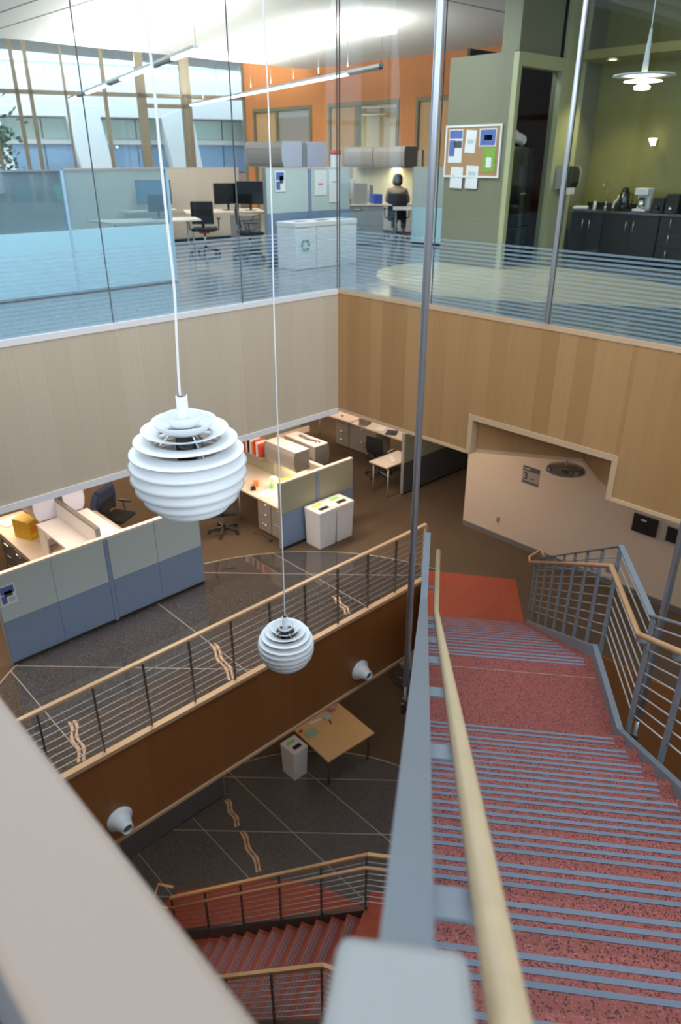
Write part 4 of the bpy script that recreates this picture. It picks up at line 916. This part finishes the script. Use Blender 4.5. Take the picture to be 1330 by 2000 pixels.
pin(.80, .06, .26, .37, 'papergreen', 'green photo sheet at the lower right of the cork board', [(.3, .7, .2, .6, 'paper')])
pin(.12, -.20, .27, .34, 'paper', 'white sheet hanging below the frame, left one', [(.15, .35, .5, .62, 'paperblue')], tilt=2)
pin(.46, -.20, .26, .36, 'paper', 'white sheet hanging below the frame, right one', [(.2, .8, .55, .75, 'fab_up')], tilt=2)
# towel dispenser
td = thing('towel_dispenser', (12.68, 7.73, 1.25), 'black and grey paper towel dispenser beside the counter', 'dispenser')
prof = [(0, 0), (-.16, .02), (-.21, .12), (-.21, .30), (-.17, .38), (0, .40)]
MB().extr([(y_, z_) for y_, z_ in prof], 0, .05, .50).build('cover', 'fridge', td); MB().extr(prof, 0, 0, .049).build('side_cheek', 'steel_l', td); MB().extr(prof, 0, .501, .55).build('side_cheek', 'steel_l', td)
MB().box(.12, -.19, -.08, .42, -.185, .03).build('towel', 'paper', td)
# counter
def cabinet_run(y0, y1, label, seams, m='kcab'):
    t = thing('base_cabinet', (13.32, y0, .002), label, 'cabinet')
    MB().box(.02, 0, .1, .62, y1 - y0, .86).build('body', m, t); MB().box(.07, 0, 0, .62, y1 - y0, .1).build('plinth', 'black', t)
    for a, b, side in seams:
        d = MB().box(0, a + .004, .11, .019, b - .004, .855).build('door', m, t)
        yy = a + .07 if side == 'l' else b - .07
        MB().tube([(0, yy, .58), (-.03, yy, .58), (-.03, yy, .74), (0, yy, .74)], .008, 6).build('handle', 'chrome', d)
    return t
cabinet_run(7.01, 7.66, 'dark kitchen base cabinet nearest the towel dispenser, under the sink', [(0, .32, 'r'), (.32, .65, 'l')])
cabinet_run(5.96, 6.99, 'dark kitchen base cabinet under the kettle and coffee maker', [(0, .51, 'r'), (.51, 1.03, 'l')])
t = thing('base_cabinet', (13.32, 5.0, .002), 'dark kitchen drawer cabinet at the right edge of the photo', 'cabinet')
MB().box(.02, 0, .1, .62, .94, .86).build('body', 'kcab', t)
for z0, z1 in ((.11, .35), (.355, .6), (.605, .855)):
    d = MB().box(0, .004, z0, .019, .936, z1).build('drawer', 'kcab', t); MB().tube([(0, .74, z1 - .18), (-.03, .74, z1 - .18), (-.03, .74, z1 - .04), (0, .74, z1 - .04)], .008, 6).build('handle', 'chrome', d)
ct = thing('countertop', (13.28, 3.6, .865), 'dark speckled kitchen countertop with a steel sink', 'countertop')
MB().box(0, 0, 0, .67, 4.08, .035).build('slab', 'terr2', ct); MB().box(.12, 3.28, .0355, .52, 3.88, .04).build('sink', 'chrome', ct); MB().box(.62, 0, .036, .67, 4.08, .14).build('backsplash', 'kcab', ct)
fa = thing('faucet', (13.78, 7.24, .906), 'tall chrome faucet behind the kitchen sink', 'faucet')
MB().cyl((0, 0, 0), (0, 0, .06), .03, 12).build('base', 'chrome', fa); MB().tube([(0, 0, .05), (0, 0, .40), (-.05, 0, .46), (-.16, 0, .46), (-.20, 0, .36)], .014, 8).build('spout', 'chrome', fa)
hd = thing('sink_sprayer', (13.70, 7.05, .93), 'pale curved dish brush leaning beside the faucet', 'brush'); MB().tube([(0, 0, .0), (-.02, -.03, .10), (-.02, -.09, .16), (-.02, -.11, .22)], .02, 8).build('handle', 'paper', hd)
so = thing('soap_bottle', (13.70, 7.42, .906), 'small cream soap bottle left of the faucet', 'bottle'); MB().cyl((0, 0, 0), (0, 0, .12), .03, 12).build('bottle', 'paper', so); MB().cyl((0, 0, .12), (0, 0, .16), .01, 8).build('pump', 'chrome', so)
boxt('dish_cloth', (13.42, 7.55, .906), 20, (.2, .26, .05), 'paper', 'crumpled white cloth on the counter by the dispenser', 'cloth', bevel=.015)
ke = thing('thermos', (13.6, 6.80, .906), 'dark blue thermos jug with a tilted spout on the counter', 'jug')
MB().lathe([(0, 0), (.09, 0), (.10, .03), (.095, .24), (.06, .34), (.05, .38), (0, .39)], n=24).build('body', 'fridge', ke); MB().tube([(.0, -.09, .3), (.0, -.16, .26), (0, -.15, .12), (0, -.095, .08)], .012, 8).build('handle', 'black', ke); MB().cyl((-.09, 0, .20), (-.06, 0, .30), .02, 8).build('spout', 'chrome', ke)
cm = thing('coffee_maker', (13.55, 6.42, .906), 'white drip coffee maker with a steel pot on the counter', 'coffee maker')
MB().box(-.13, -.12, 0, .13, .12, .04).box(.03, -.12, .041, .13, .12, .27).box(-.12, -.12, .271, .13, .12, .38).build('body', 'paper', cm, bevel=.01)
pt_ = MB().cyl((-.05, 0, .045), (-.05, 0, .20), .07, 20).build('pot', 'chrome', cm); MB().cyl((-.05, 0, .201), (-.05, 0, .23), .055, 16).build('lid', 'black', pt_)
for y_, dx, dz, lb in ((6.10, .2, .24, 'short black grinder beside the white coffee maker'), (5.86, .22, .30, 'taller black brewer with a chrome cup on the counter'), (5.45, .40, .34, 'black microwave at the right edge of the counter')):
    t = thing('coffee_machine' if y_ > 5.6 else 'microwave', (13.6, y_, .906), lb, 'appliance')
    MB().box(-.13, -dx / 2, 0, .15, dx / 2, dz).build('body', 'black', t, bevel=.01)
    if y_ > 5.6: MB().box(-.16, -dx / 2 + .03, 0, -.131, dx / 2 - .03, .03).build('drip_tray', 'steel_d', t); MB().cyl((-.16, 0, .035), (-.16, 0, .10), .035, 12).build('cup', 'chrome' if y_ < 6 else 'black', t)
    else: MB().box(-.134, -.17, .04, -.1305, .08, dz - .04).build('door', 'fridge', t)
ws = thing('reflection_cone', (13.94, 6.55, 2.06), 'small glowing cream cone imitating a pendant reflection before the yellow-green kitchen wall', 'wall light'); MB().lathe([(.02, -.10), (.045, -.05), (.075, .01), (.07, .02), (.012, -.09)], o=(-.13, 0, 0), n=20).build('shade', 'glow', ws); MB().box(-.06, -.03, -.1, 0, .03, 0).build('mount', 'chrome', ws)  # glowing cone added in place of a pendant's reflection
# kitchen pendant
kp = thing('kitchen_pendant', (9.0, 4.50, 2.46), 'glowing tiered pendant lamp behind the right glass wall', 'pendant lamp')
MB().lathe([(.34, .13), (.33, .145), (.16, .15), (.05, .17), (.05, .16), (.16, .135)], n=40, close=True).build('upper_shade', 'lamp', kp)
MB().lathe([(.21, .075), (.20, .085), (.10, .10), (.10, .09)], n=32, close=True).build('middle_shade', 'glow', kp)
MB().lathe([(.0, -.01), (.085, 0), (.09, .03), (.05, .05)], n=28).build('lower_shade', 'glow', kp)
MB().cyl((0, 0, .17), (0, 0, .58), .035, 16, r1=.014).build('stem', 'lamp', kp); MB().tube(spline([(0, 0, .57), (.01, .01, .9), (-.01, 0, 1.3), (0, 0, 1.83)]), .006, 6).build('cord', 'lamp', kp)
pl = bpy.data.lights.new('kitchen_pendant_bulb', 'POINT'); pl.energy = 14; pl.color = (1, .85, .5); pl.shadow_soft_size = .08; po = bpy.data.objects.new('kitchen_pendant_bulb', pl); C.objects.link(po); po.location = (9.0, 4.5, 2.38)
dl = thing('downlight', (13.2, 7.2, 3.262), 'round downlight in the kitchen bulkhead', 'ceiling light'); MB().lathe([(.10, 0), (.11, -.01), (.08, -.012), (.07, 0)], n=24).build('ring', 'lamp', dl); MB().cyl((0, 0, -.002), (0, 0, -.006), .07, 20).build('lens', 'glow', dl)
sl = bpy.data.lights.new('downlight_spot', 'SPOT'); sl.energy = 130; sl.spot_size = R_(95); sl.spot_blend = .8; sl.color = (1, .9, .45); so_ = bpy.data.objects.new('downlight_spot', sl); C.objects.link(so_); so_.location = (13.35, 7.1, 3.24); so_.rotation_euler = (0, R_(12), 0)

# orange wall with office fronts
ow = struct('wall_orange', MB().box(17.6, -6, 3.31, 17.75, 23.42, 5.35).box(17.6, -6, 0, 17.75, 12.0, 3.31).box(17.6, 14.2, 0, 17.75, 14.30, 3.31).box(17.6, 15.42, 0, 17.75, 16.05, 3.31).box(17.6, 19.08, 0, 17.75, 19.87, 3.31).box(17.6, 22.95, 0, 17.75, 23.42, 3.31), 'orange')
def front(ya, yb, solid, k):
    d = struct('door_%d' % k, MB().box(17.56, ya, 3.2, 17.78, yb, 3.31).box(17.56, ya, 0, 17.78, ya + .1, 3.2).box(17.56, yb - .1, 0, 17.78, yb, 3.2), 'olive_frame')
    ym = yb - (yb - ya) * .42
    MB().box(17.57, ym - .06, 0, 17.77, ym + .06, 3.2).build('mullion', 'olive_frame', d)
    MB().box(17.63, ym + .07, .01, 17.68, yb - .11, 3.19).build('door_leaf', 'door_wood', d)
    if solid: MB().box(17.62, ya + .11, .01, 17.66, ym - .07, 3.0).build('blind', 'cab', d); MB().box(17.62, ya + .11, 3.0, 17.66, ym - .07, 3.19).build('blind_box', 'steel_l', d)
    else: MB().box(17.65, ya + .11, .9, 17.66, ym - .07, 3.19).build('glass', 'glassw', d)
front(19.87, 22.95, True, 1); front(16.05, 19.08, False, 2); front(12.0, 14.2, False, 3) if False else front(12.0, 15.4, True, 3)
rm = struct('wall_office_room', MB().box(20.8, 14, 0, 20.9, 20, 3.4).box(17.8, 14.3, 0, 20.8, 14.4, 3.4).box(17.8, 19.9, 0, 20.8, 20, 3.4).box(17.8, 14.3, 3.4, 20.9, 20, 3.5), 'office_wall')
area('office_room_lamp', (19.2, 17.2, 3.3), 1.5, 2.5, 110, (1, .92, .75))
for i, (y_, z_, w_, h_) in enumerate(((17.45, 1.75, .5, .5), (16.85, 1.7, .45, .55), (16.35, 1.72, .4, .5))):
    sheet_on('notice', (20.79, y_, z_), -90, w_, h_, 'paper', ('left white sheet pinned in the bright office', 'middle white sheet pinned in the bright office', 'right white sheet pinned in the bright office')[i], 'notice', [(.3, .6, .6, .8, ('orange_p', 'pink', 'orange_p')[i])])
# linear lights
def linear(p0, p1, n, lit, label, z=3.4):
    p0 = Vector((*p0, z)); p1 = Vector((*p1, z)); L_ = (p1 - p0).length
    t = thing('linear_light', p0, label, 'ceiling light', math.degrees(math.atan2(p1.y - p0.y, p1.x - p0.x)))
    for i in range(n):
        a = L_ * i / n + .03; b = L_ * (i + 1) / n - .03
        MB().box(a, -.05, 0, b, .05, .05).build('housing', 'steel_l', t)
        MB().box(a + .02, -.045, -.04, b - .02, .045, -.001).build('diffuser', 'tube' if lit[i] else 'steel_d', t)
        MB().cyl((a, 0, .05), (a, 0, .893), .004, 5).build('cable', 'steel_d', t)
    return t
linear((12.13, 11.57), (15.6, 23.8), 9, [0] + [1] * 8, 'suspended linear light crossing in front of the orange wall')
linear((8.0, 11.9), (11.5, 24.2), 9, [1, 0, 1, 1, 0, 1, 1, 0, 1], 'suspended linear light in front of the big windows')
# window wall
P0 = Vector((17.6, 23.46)); dW = Vector((math.cos(R_(160)), math.sin(R_(160)))); nW = Vector((-dW.y, dW.x)) * -1
def wp(t_, z, off=0): p = P0 + dW * t_ + nW * off; return (p.x, p.y, z)
ww = struct('window_wall', MB().hexa([wp(0, 0, -.05), wp(22, 0, -.05), wp(22, 0, .05), wp(0, 0, .05), wp(0, .45, -.05), wp(22, .45, -.05), wp(22, .45, .05), wp(0, .45, .05)]), 'mullion')
def wbar(t0, z0, t1, z1, w_=.08, d_=.14): MB().hexa([wp(t0, z0, -d_ / 2), wp(t1, z0, -d_ / 2), wp(t1, z0, d_ / 2), wp(t0, z0, d_ / 2), wp(t0, z1, -d_ / 2), wp(t1, z1, -d_ / 2), wp(t1, z1, d_ / 2), wp(t0, z1, d_ / 2)]).build('mullion', 'mullion', ww)
for t_, w_ in ((.0, .1), (2.05, .34), (3.55, .30), (4.72, .12), (5.95, .07), (7.0, .12), (7.4, .12), (8.2, .1), (10, .1), (12, .1), (14, .1), (16, .1), (18, .1)): wbar(t_ - w_ / 2, .45, t_ + w_ / 2, 5.35)
wbar(0, 3.60, 22, 3.72); wbar(2.05, 3.30, 3.55, 3.42)
for a, b in ((0, 2.0), (2.05, 3.55), (3.55, 4.72), (4.72, 7), (7.4, 12), (12, 18)): MB().hexa([wp(a + .1, .46, -.01), wp(b - .1, .46, -.01), wp(b - .1, .46, .01), wp(a + .1, .46, .01), wp(a + .1, 5.3, -.01), wp(b - .1, 5.3, -.01), wp(b - .1, 5.3, .01), wp(a + .1, 5.3, .01)]).build('pane', 'glassw', ww)
struct('wall_end', MB().box(-8, 30.9, 0, 1, 31, 5.4), 'cream')
# outside: terrace, facade
struct('terrace', MB().box(-8, 31.2, -.3, 45, 60, .0).prism([(17.7, 23.6), (45, 23.6), (45, 31.2), (-3, 31.2)], -.3, 0), 'paving')
F0 = Vector((34, 30)); dF = Vector((math.cos(R_(160)), math.sin(R_(160)))); nF = Vector((math.sin(R_(160)), -math.cos(R_(160))))
def fp(t_, z, off=0): p = F0 + dF * t_ + nF * off; return (p.x, p.y, z)
def fbox(t0, t1, z0, z1, o0, o1): return MB().hexa([fp(t0, z0, o0), fp(t1, z0, o0), fp(t1, z0, o1), fp(t0, z0, o1), fp(t0, z1, o0), fp(t1, z1, o0), fp(t1, z1, o1), fp(t0, z1, o1)])
fb = thing('building', (0, 0, 0), 'bright white building with banded windows across the courtyard', 'building')
fbox(-6, 34, 3.5, 5.2, -.8, .8).build('upper_wall', 'facade', fb); fbox(-6, 34, -.3, 1.1, -.8, .6).build('lower_wall', 'brick', fb); fbox(-6, 34, -.3, 5.2, .9, 1.2).build('rear_wall', 'facade', fb)
for i in range(9):
    t0 = -5 + i * 4.3
    MB().hexa([fp(t0 - .1, 1.1, -.8), fp(t0 + 1.3, 1.1, -.8), fp(t0 + 1.3, 1.1, .8), fp(t0 - .1, 1.1, .8), fp(t0 + .25, 3.5, -.8), fp(t0 + 1.75, 3.5, -.8), fp(t0 + 1.75, 3.5, .8), fp(t0 + .25, 3.5, .8)]).build('pier', 'facade', fb)
    wn = fbox(t0 + 1.0, t0 + 4.6, 1.1, 3.5, .55, .6).build('window', 'mullion', fb)
    for q_ in range(2):
        u0 = t0 + 1.02 + q_ * 1.8
        fbox(u0, u0 + 1.74, 2.62, 3.46, .50, .545).build('pane', 'fwin_up', wn); fbox(u0, u0 + 1.74, 1.15, 2.36, .50, .545).build('pane', 'fwin_low', wn)
    fbox(t0 + 1.0, t0 + 4.6, 2.38, 2.60, .25, .549).build('sill', 'facade', wn)
for i in range(26): MB().bar(fp(-6 + i * 1.55, 5.25, -.7), fp(-6 + i * 1.55 + .5, 8.4, 2.6), .07, .07).build('rafter', 'steel_l', fb)
for k in range(4): MB().bar(fp(-6, 5.6 + k * .8, -.35 + .84 * k), fp(34, 5.6 + k * .8, -.35 + .84 * k), .07, .07).build('purlin', 'steel_l', fb)
MB().hexa([fp(-6, 5.2, -.7), fp(34, 5.2, -.7), fp(34, 5.22, -.68), fp(-6, 5.22, -.68), fp(-6, 8.35, 2.6), fp(34, 8.35, 2.6), fp(34, 8.37, 2.62), fp(-6, 8.37, 2.62)]).build('canopy_glass', 'glassw', fb)
# brick wall on terrace with real bricks
bw = thing('garden_wall', (0, 0, 0), 'low pale red brick wall on the terrace behind the green chairs', 'wall')
def bp_(x, off): p = P0 + dW * x + nW * off; return p
wallpts = 4.6
MBc = MB()
def tw(t_, z, off): return wp(t_, z, off)
MB().hexa([tw(2.4, 0, 2.62), tw(14, 0, 2.62), tw(14, 0, 2.8), tw(2.4, 0, 2.8), tw(2.4, 1.35, 2.62), tw(14, 1.35, 2.62), tw(14, 1.35, 2.8), tw(2.4, 1.35, 2.8)]).build('core', 'brick', bw)
bd = None
for r in range(9):
    for i in range(26):
        t0 = 2.4 + i * .44 + (.22 if r % 2 else 0)
        if bd is None: o = MB().box(0, 0, 0, .425, .05, .135).build('brick', 'brick', bw); bd = o.data
        else: o = bpy.data.objects.new('brick', bd); C.objects.link(o); o.parent = bw
        o.location = tw(t0 + .425, .01 + r * .15, 2.57); o.rotation_euler = (0, 0, R_(160 - 180))
gch = thing('garden_chair', tw(6.3, .003, 1.2), 'mint green shell chair outside the window, middle one', 'chair', 30, 'green terrace chairs')
MB().hexa([(-.26, -.24, .43), (.26, -.24, .43), (.24, .24, .42), (-.24, .24, .42), (-.26, -.24, .46), (.26, -.24, .46), (.24, .24, .46), (-.24, .24, .46)]).build('seat', 'gchair', gch, bevel=.01)
MB().hexa([(-.24, .22, .44), (.24, .22, .44), (.24, .26, .44), (-.24, .26, .44), (-.2, .34, .92), (.2, .34, .92), (.2, .37, .92), (-.2, .37, .92)]).build('backrest', 'gchair', gch, bevel=.01)
for sx in (-1, 1):
    for sy in (-1, 1): MB().cyl((sx * .2, sy * .18, .43), (sx * .25, sy * .26, 0), .014, 8).build('leg', 'steel_l', gch)
dup(gch, tw(7.7, .003, 1.0), 160, 'mint green shell chair outside, leftmost beside the tree')
dup(gch, tw(5.0, .003, 1.1), 75, 'mint green shell chair outside, just right of the middle one')
dup(gch, tw(3.9, .003, 1.5), 210, 'mint green shell chair outside, rightmost behind the ice-blue screen')
def tree(loc, h, r, label, seed):
    rnd = random.Random(seed); t = thing('tree', loc, label, 'tree')
    MB().tube([(0, 0, 0), (.1, 0, h * .35), (0, .1, h * .6)], .09, 8).build('trunk', 'bark', t)
    mb = MB()
    for i in range(2600):
        u = rnd.gauss(0, .42), rnd.gauss(0, .42), rnd.gauss(0, .38); c_ = Vector((u[0] * r, u[1] * r, h * .66 + u[2] * r * 1.3))
        a = Vector((rnd.uniform(-1, 1), rnd.uniform(-1, 1), rnd.uniform(-1, 1))).normalized() * .13; b = a.orthogonal().normalized() * .08
        mb.add([c_ - a, c_ + b, c_ + a, c_ - b], [(0, 1, 2, 3)])
    f = mb.build('foliage', 'leaf', t); f['kind'] = 'stuff'; return t
tree(tw(9.0, 0.002, 5.0), 3.8, 1.35, 'leafy green tree outside at the left edge of the photo', 3)
# ice blue screen partition
ip = thing('screen_partition', (-4.0, 10.38, .002), 'ice-blue screen with a glass upper half behind the left glass wall', 'partition')
XB = [0, 3.6, 5.3, 7.0, 8.66, 10.28]
for i in range(5):
    MB().box(XB[i] + .01, 0, .04, XB[i + 1] - .01, .06, .85).build('lower_panel', 'bluepanel', ip); MB().box(XB[i] + .01, .02, .86, XB[i + 1] - .01, .04, 1.60).build('glass_panel', 'glassp', ip)
    MB().box(XB[i + 1] - .008, -.005, .02, XB[i + 1] + .03, .065, 1.61).build('post', mat('pale_blue_post', (.50, .66, .80), .4) if i == 0 else 'pale' and bpy.data.materials['pale_blue_post'], ip)
MB().box(0, 0, 0, 10.28, .06, .039).build('plinth', 'base', ip); MB().box(0, 0, 1.601, 10.28, .06, 1.62).build('top_cap', 'frame', ip)
# recycling trio + partition
for i in range(3):
    t = bin_((8.49 + .495 * i, 10.05, .002), 0, ['white recycling cabinet with the green recycling symbol, upper floor', 'plain white recycling cabinet in the middle of the upper trio', 'plain white recycling cabinet at the right of the upper trio'][i], None, w=.48, d=.5, h=.775, group='recycling cabinets behind the glass', slot=True, m='binw', tp=.001)
    if i == 0:
        sy = MB()
        for k in range(3):
            a = 2 * math.pi * k / 3 + math.pi / 2; P = []
            for q_ in range(4):
                b = a + (.25 + q_ * .45); P.append((.22 + .085 * math.cos(b), .40 + .085 * math.sin(b)))
            for p_, r_ in zip(P, P[1:]): sy.bar((p_[0], .004, p_[1]), (r_[0], .004, r_[1]), .008, .036, up=(p_[1] - .40, 0, 0) if False else Vector((-(r_[1] - p_[1]), 0, r_[0] - p_[0])))
            e = P[-1]; b = a + 1.85; c0 = (.22 + .085 * math.cos(b), .40 + .085 * math.sin(b)); tn = (-math.sin(b), math.cos(b)); nn = (math.cos(b), math.sin(b))
            sy.add([(e[0] + nn[0] * .035, .001, e[1] + nn[1] * .035), (e[0] - nn[0] * .035, .001, e[1] - nn[1] * .035), (e[0] + tn[0] * .045, .001, e[1] + tn[1] * .045)], [(0, 1, 2)])
        o = sy.build('recycling_symbol', 'recgreen', t); o.location = (0, -.006, 0)
pt = partition((8.47, 10.78, .002), 0, 2.01, 1.615, 'pale green partition with pinned sheets behind the recycling cabinets', seams=(1.0,), posts=(1.0,), split=.88)
sheet_on('poster', (8.66, 10.768, 1.23), 0, .23, .34, 'paper', 'blue and white poster on the pale green upper partition', 'poster', [(.12, .88, .55, .92, 'paperblue'), (.12, .5, .1, .5, 'paperblue'), (.45, .8, .4, .75, 'fab_dark')])
sheet_on('paper_sheet', (9.58, 10.768, 1.15), 0, .30, .42, 'paper', 'wide white sheet on the pale green upper partition', 'paper', [(.3, .7, .4, .48, 'pink')])
sheet_on('paper_sheet', (9.94, 10.768, 1.02), 0, .28, .56, 'paper', 'long white sheet at the right end of the upper partition', 'paper', [(.2, .8, .6, .64, 'cab')])
flipper((9.27, 12.4, 1.62), -90, 1.1, .48, .41, 'round-fronted overhead cabinet above the pale green partition, left one', cap='cabl', group='overhead cabinets above the upper partition')
flipper((10.38, 11.3, 1.62), 90, 1.1, .50, .41, 'round-fronted overhead cabinet above the pale green partition, right one', cap='cabl', group='overhead cabinets above the upper partition')
partition((9.865, 11.32, .002), 90, 1.1, 2.0, 'spine divider carrying the upper pair of overhead cabinets', th=.09, split=.9)
for i in range(2):
    t = thing('rolled_chart', (10.60 + i * .13, 11.36, .002), ('left', 'right')[i] + ' white paper roll with a red end standing behind the upper partition', 'paper roll', 0, 'paper rolls')
    MB().cyl((0, 0, 0), (0, 0, 1.82), .055, 14).build('roll', 'paper', t); MB().cyl((0, 0, 1.8205), (0, 0, 1.90), .057, 14).build('end_cap', 'red_p', t)
# desks left of partition
worktop([(6.45, 12.6), (8.1, 12.3), (8.35, 12.9), (6.45, 13.6)], .74, 'pale desk end with a rounded front behind the blue screen', legs=((6.6, 13.4), (8.1, 12.8), (6.6, 12.8)), zf=.002)
worktop([(8.8, 13.9), (10.35, 13.2), (10.9, 14.2), (9.4, 15.0)], .74, 'second pale desk with monitors in the left upper office', legs=((9.0, 14.0), (10.7, 14.2), (9.5, 14.8)), zf=.002)
monitor((8.9, 15.3, .74), -30, 'large dark monitor with pale screen lines, left upper office', w=.75, h=.48)
monitor((10.05, 14.15, .742), -20, 'dark monitor on the second desk near the glass joint', w=.62, h=.42, m='fridge')
monitor((10.35, 13.75, .742), -50, 'dark monitor at the right of the second desk', w=.62, h=.46, m='fridge')
monitor((7.6, 12.95, .742), -10, 'small dark monitor on the rounded desk', w=.4, h=.3, m='fridge')
worktop([(8.2, 15.12), (9.3, 15.02), (9.5, 15.5), (8.2, 15.65)], .739, 'pale rear desk carrying the large monitor', legs=((8.3, 15.5), (9.35, 15.4)), zf=.002)
pedestal((9.75, 12.95, .002), 25, .42, .5, .70, 3, 'grey three-drawer pedestal under the second upper desk')
office_chair((8.75, 13.2, .002), 140, 'black office chair with a red detail between the two upper desks', accent='red_p')
office_chair((8.9, 11.9, .002), 60, 'black office chair near the glass joint on the upper floor', accent='red_p')
partition((7.2, 15.9, .002), -5, 4.2, 1.58, 'long beige rear partition behind the upper monitors', up='lam', low='lam', split=.6)
# drawer fronts + clutter + person
pedestal((11.7, 12.5, .002), -35, 1.1, .55, .80, 2, 'wide grey two-drawer cabinet behind the recycling cabinets')
worktop([(11.62, 12.58), (12.78, 11.78), (13.4, 12.7), (12.2, 13.5)], .84, 'cluttered upper desk on the wide grey drawer cabinet', th=.025)
for i, (x, y_, d_, m_, lb) in enumerate(((12.1, 12.65, (.3, .25, .12), 'orange_p', 'orange box on the cluttered upper desk'), (12.0, 13.0, (.2, .2, .3), 'black', 'black desktop speaker at the back of the cluttered upper desk'), (12.5, 12.5, (.08, .3, .42), 'cab', 'leaning grey file sorter on the cluttered upper desk'),
        (12.85, 12.35, (.35, .2, .2), 'blue', 'blue binder box on the cluttered upper desk'), (12.35, 12.9, (.35, .05, .36), 'fab_dark', 'dark monitor back on the cluttered upper desk'), (12.6, 12.9, (.2, .05, .5), 'paper', 'white document holder on the cluttered upper desk'))):
    boxt(['box', 'speaker', 'file_sorter', 'binder_box', 'display', 'document_holder'][i], (x, y_, .841), 20 * i, d_, m_, lb, 'desk item')
worktop([(13.02, 11.98), (13.62, 11.35), (14.3, 12.1), (13.75, 12.65)], .735, 'white table edge in front of the seated person', 'lamw', legs=((13.15, 12.0), (13.6, 11.5)), zf=.002)
pc = (14.0, 12.75)
office_chair((pc[0] - .0, pc[1] + .0, .002), 135, 'dark office chair under the seated person')
jk = thing('jacket', (13.22, 12.95, .002), 'pale grey jacket hanging from a stand left of the seated person', 'jacket', 20)
MB().hexa([(-.20, -.08, .30), (.20, -.08, .30), (.20, .10, .30), (-.20, .10, .30), (-.13, -.08, 1.22), (.13, -.08, 1.22), (.13, .08, 1.22), (-.13, .08, 1.22)]).build('body', 'greyfab', jk, bevel=.06)
MB().tube([(-.12, -.04, 1.15), (-.24, -.07, .8), (-.22, -.1, .5)], .06, 8).build('sleeve', 'greyfab', jk); MB().cyl((0, 0, 0), (0, 0, .3), .02, 8).build('stand', 'steel_d', jk)
# person: one skinned body, hair and shirt as children
def skin(name, pts, edges, rad, m, parent, sub=2, root=0):
    me = bpy.data.meshes.new(name); me.from_pydata(pts, edges, []); o = bpy.data.objects.new(name, me); C.objects.link(o); o.parent = parent
    s_ = o.modifiers.new('skin', 'SKIN'); sk = me.skin_vertices[0].data
    for i, r_ in enumerate(rad): sk[i].radius = (r_, r_) if not isinstance(r_, tuple) else r_
    sk[root].use_root = True; q_ = o.modifiers.new('sub', 'SUBSURF'); q_.levels = sub; q_.render_levels = sub; s_.use_smooth_shade = True
    me.materials.append(M[m]); return o
pe = thing('person', (pc[0], pc[1], .002), 'person with dark hair in a khaki shirt seated at a desk, turned away', 'person', 125)
# local: faces -y
bp = [(0, .05, .58), (0, .06, .78), (0, .04, .98), (0, .03, 1.10), (0, .0, 1.17), (0, -.02, 1.27), (0, -.03, 1.36),
      (.17, .04, 1.06), (.24, -.03, .84), (.18, -.25, .80), (.15, -.33, .80), (-.17, .04, 1.06), (-.24, -.03, .84), (-.18, -.25, .80), (-.15, -.33, .80),
      (.10, 0.0, .56), (.12, -.40, .55), (.12, -.42, .12), (.12, -.55, .06), (-.10, 0, .56), (-.12, -.40, .55), (-.12, -.42, .12), (-.12, -.55, .06)]
be = [(0, 1), (1, 2), (2, 3), (3, 4), (4, 5), (5, 6), (3, 7), (7, 8), (8, 9), (9, 10), (3, 11), (11, 12), (12, 13), (13, 14), (0, 15), (15, 16), (16, 17), (17, 18), (0, 19), (19, 20), (20, 21), (21, 22)]
br_ = [.15, .14, .15, .13, .06, .09, .085, .075, .05, .04, .035, .075, .05, .04, .035, .10, .075, .05, .045, .10, .075, .05, .045]
skin('body', bp, be, br_, 'skin', pe)
skin('shirt', [(0, .06, .60), (0, .07, .80), (0, .05, .98), (0, .04, 1.09), (.18, .04, 1.06), (.25, -.03, .86), (.20, -.20, .80), (-.18, .04, 1.06), (-.25, -.03, .86), (-.20, -.20, .80)], [(0, 1), (1, 2), (2, 3), (3, 4), (4, 5), (5, 6), (3, 7), (7, 8), (8, 9)], [.185, .17, .175, .145, .09, .07, .055, .09, .07, .055], 'khaki', pe)
skin('trousers', [(0, .05, .56), (.11, -.02, .55), (.12, -.40, .55), (.12, -.43, .15), (-.11, -.02, .55), (-.12, -.40, .55), (-.12, -.43, .15)], [(0, 1), (1, 2), (2, 3), (0, 4), (4, 5), (5, 6)], [.15, .12, .09, .065, .12, .09, .065], 'navy', pe)
MB().ball((0, .0, 1.325), .122, 20, sq=(1.0, 1.05, .98)).ball((0, .04, 1.265), .118, 16, sq=(1.08, .85, .85)).build('hair', 'hair', pe)
MB().ball((0, -.085, 1.30), .085, 16, sq=(.85, .8, 1.1)).ball((0, -.165, 1.29), .018, 8).build('face', 'skin', pe)
# right overhead run
flipper((14.5, 15.16, 1.56), -90, 2.14, .48, .46, 'long pair of round-fronted overhead cabinets above the seated person', n=2)
partition((15.08, 12.9, .002), 90, 2.4, 1.95, 'bright yellowish partition behind the seated person', up='office_wall', low='cab', split=.7)
partition((13.2, 11.56, .002), -80, 1.0, 1.60, 'pale blue and green partition beside the olive wall, near the thick rod', up='fab_up', low='bluepanel', split=.8)
area('task_lamp', (14.65, 13.7, 1.55), 1.2, .3, 14, (1, .85, .5))
area('task_lamp', (8.2, 10.1, -3.62), .2, .8, 9, (1, .88, .65)); area('task_lamp', (3.5, 12.2, -3.4), .5, .5, 9, (1, .82, .55))
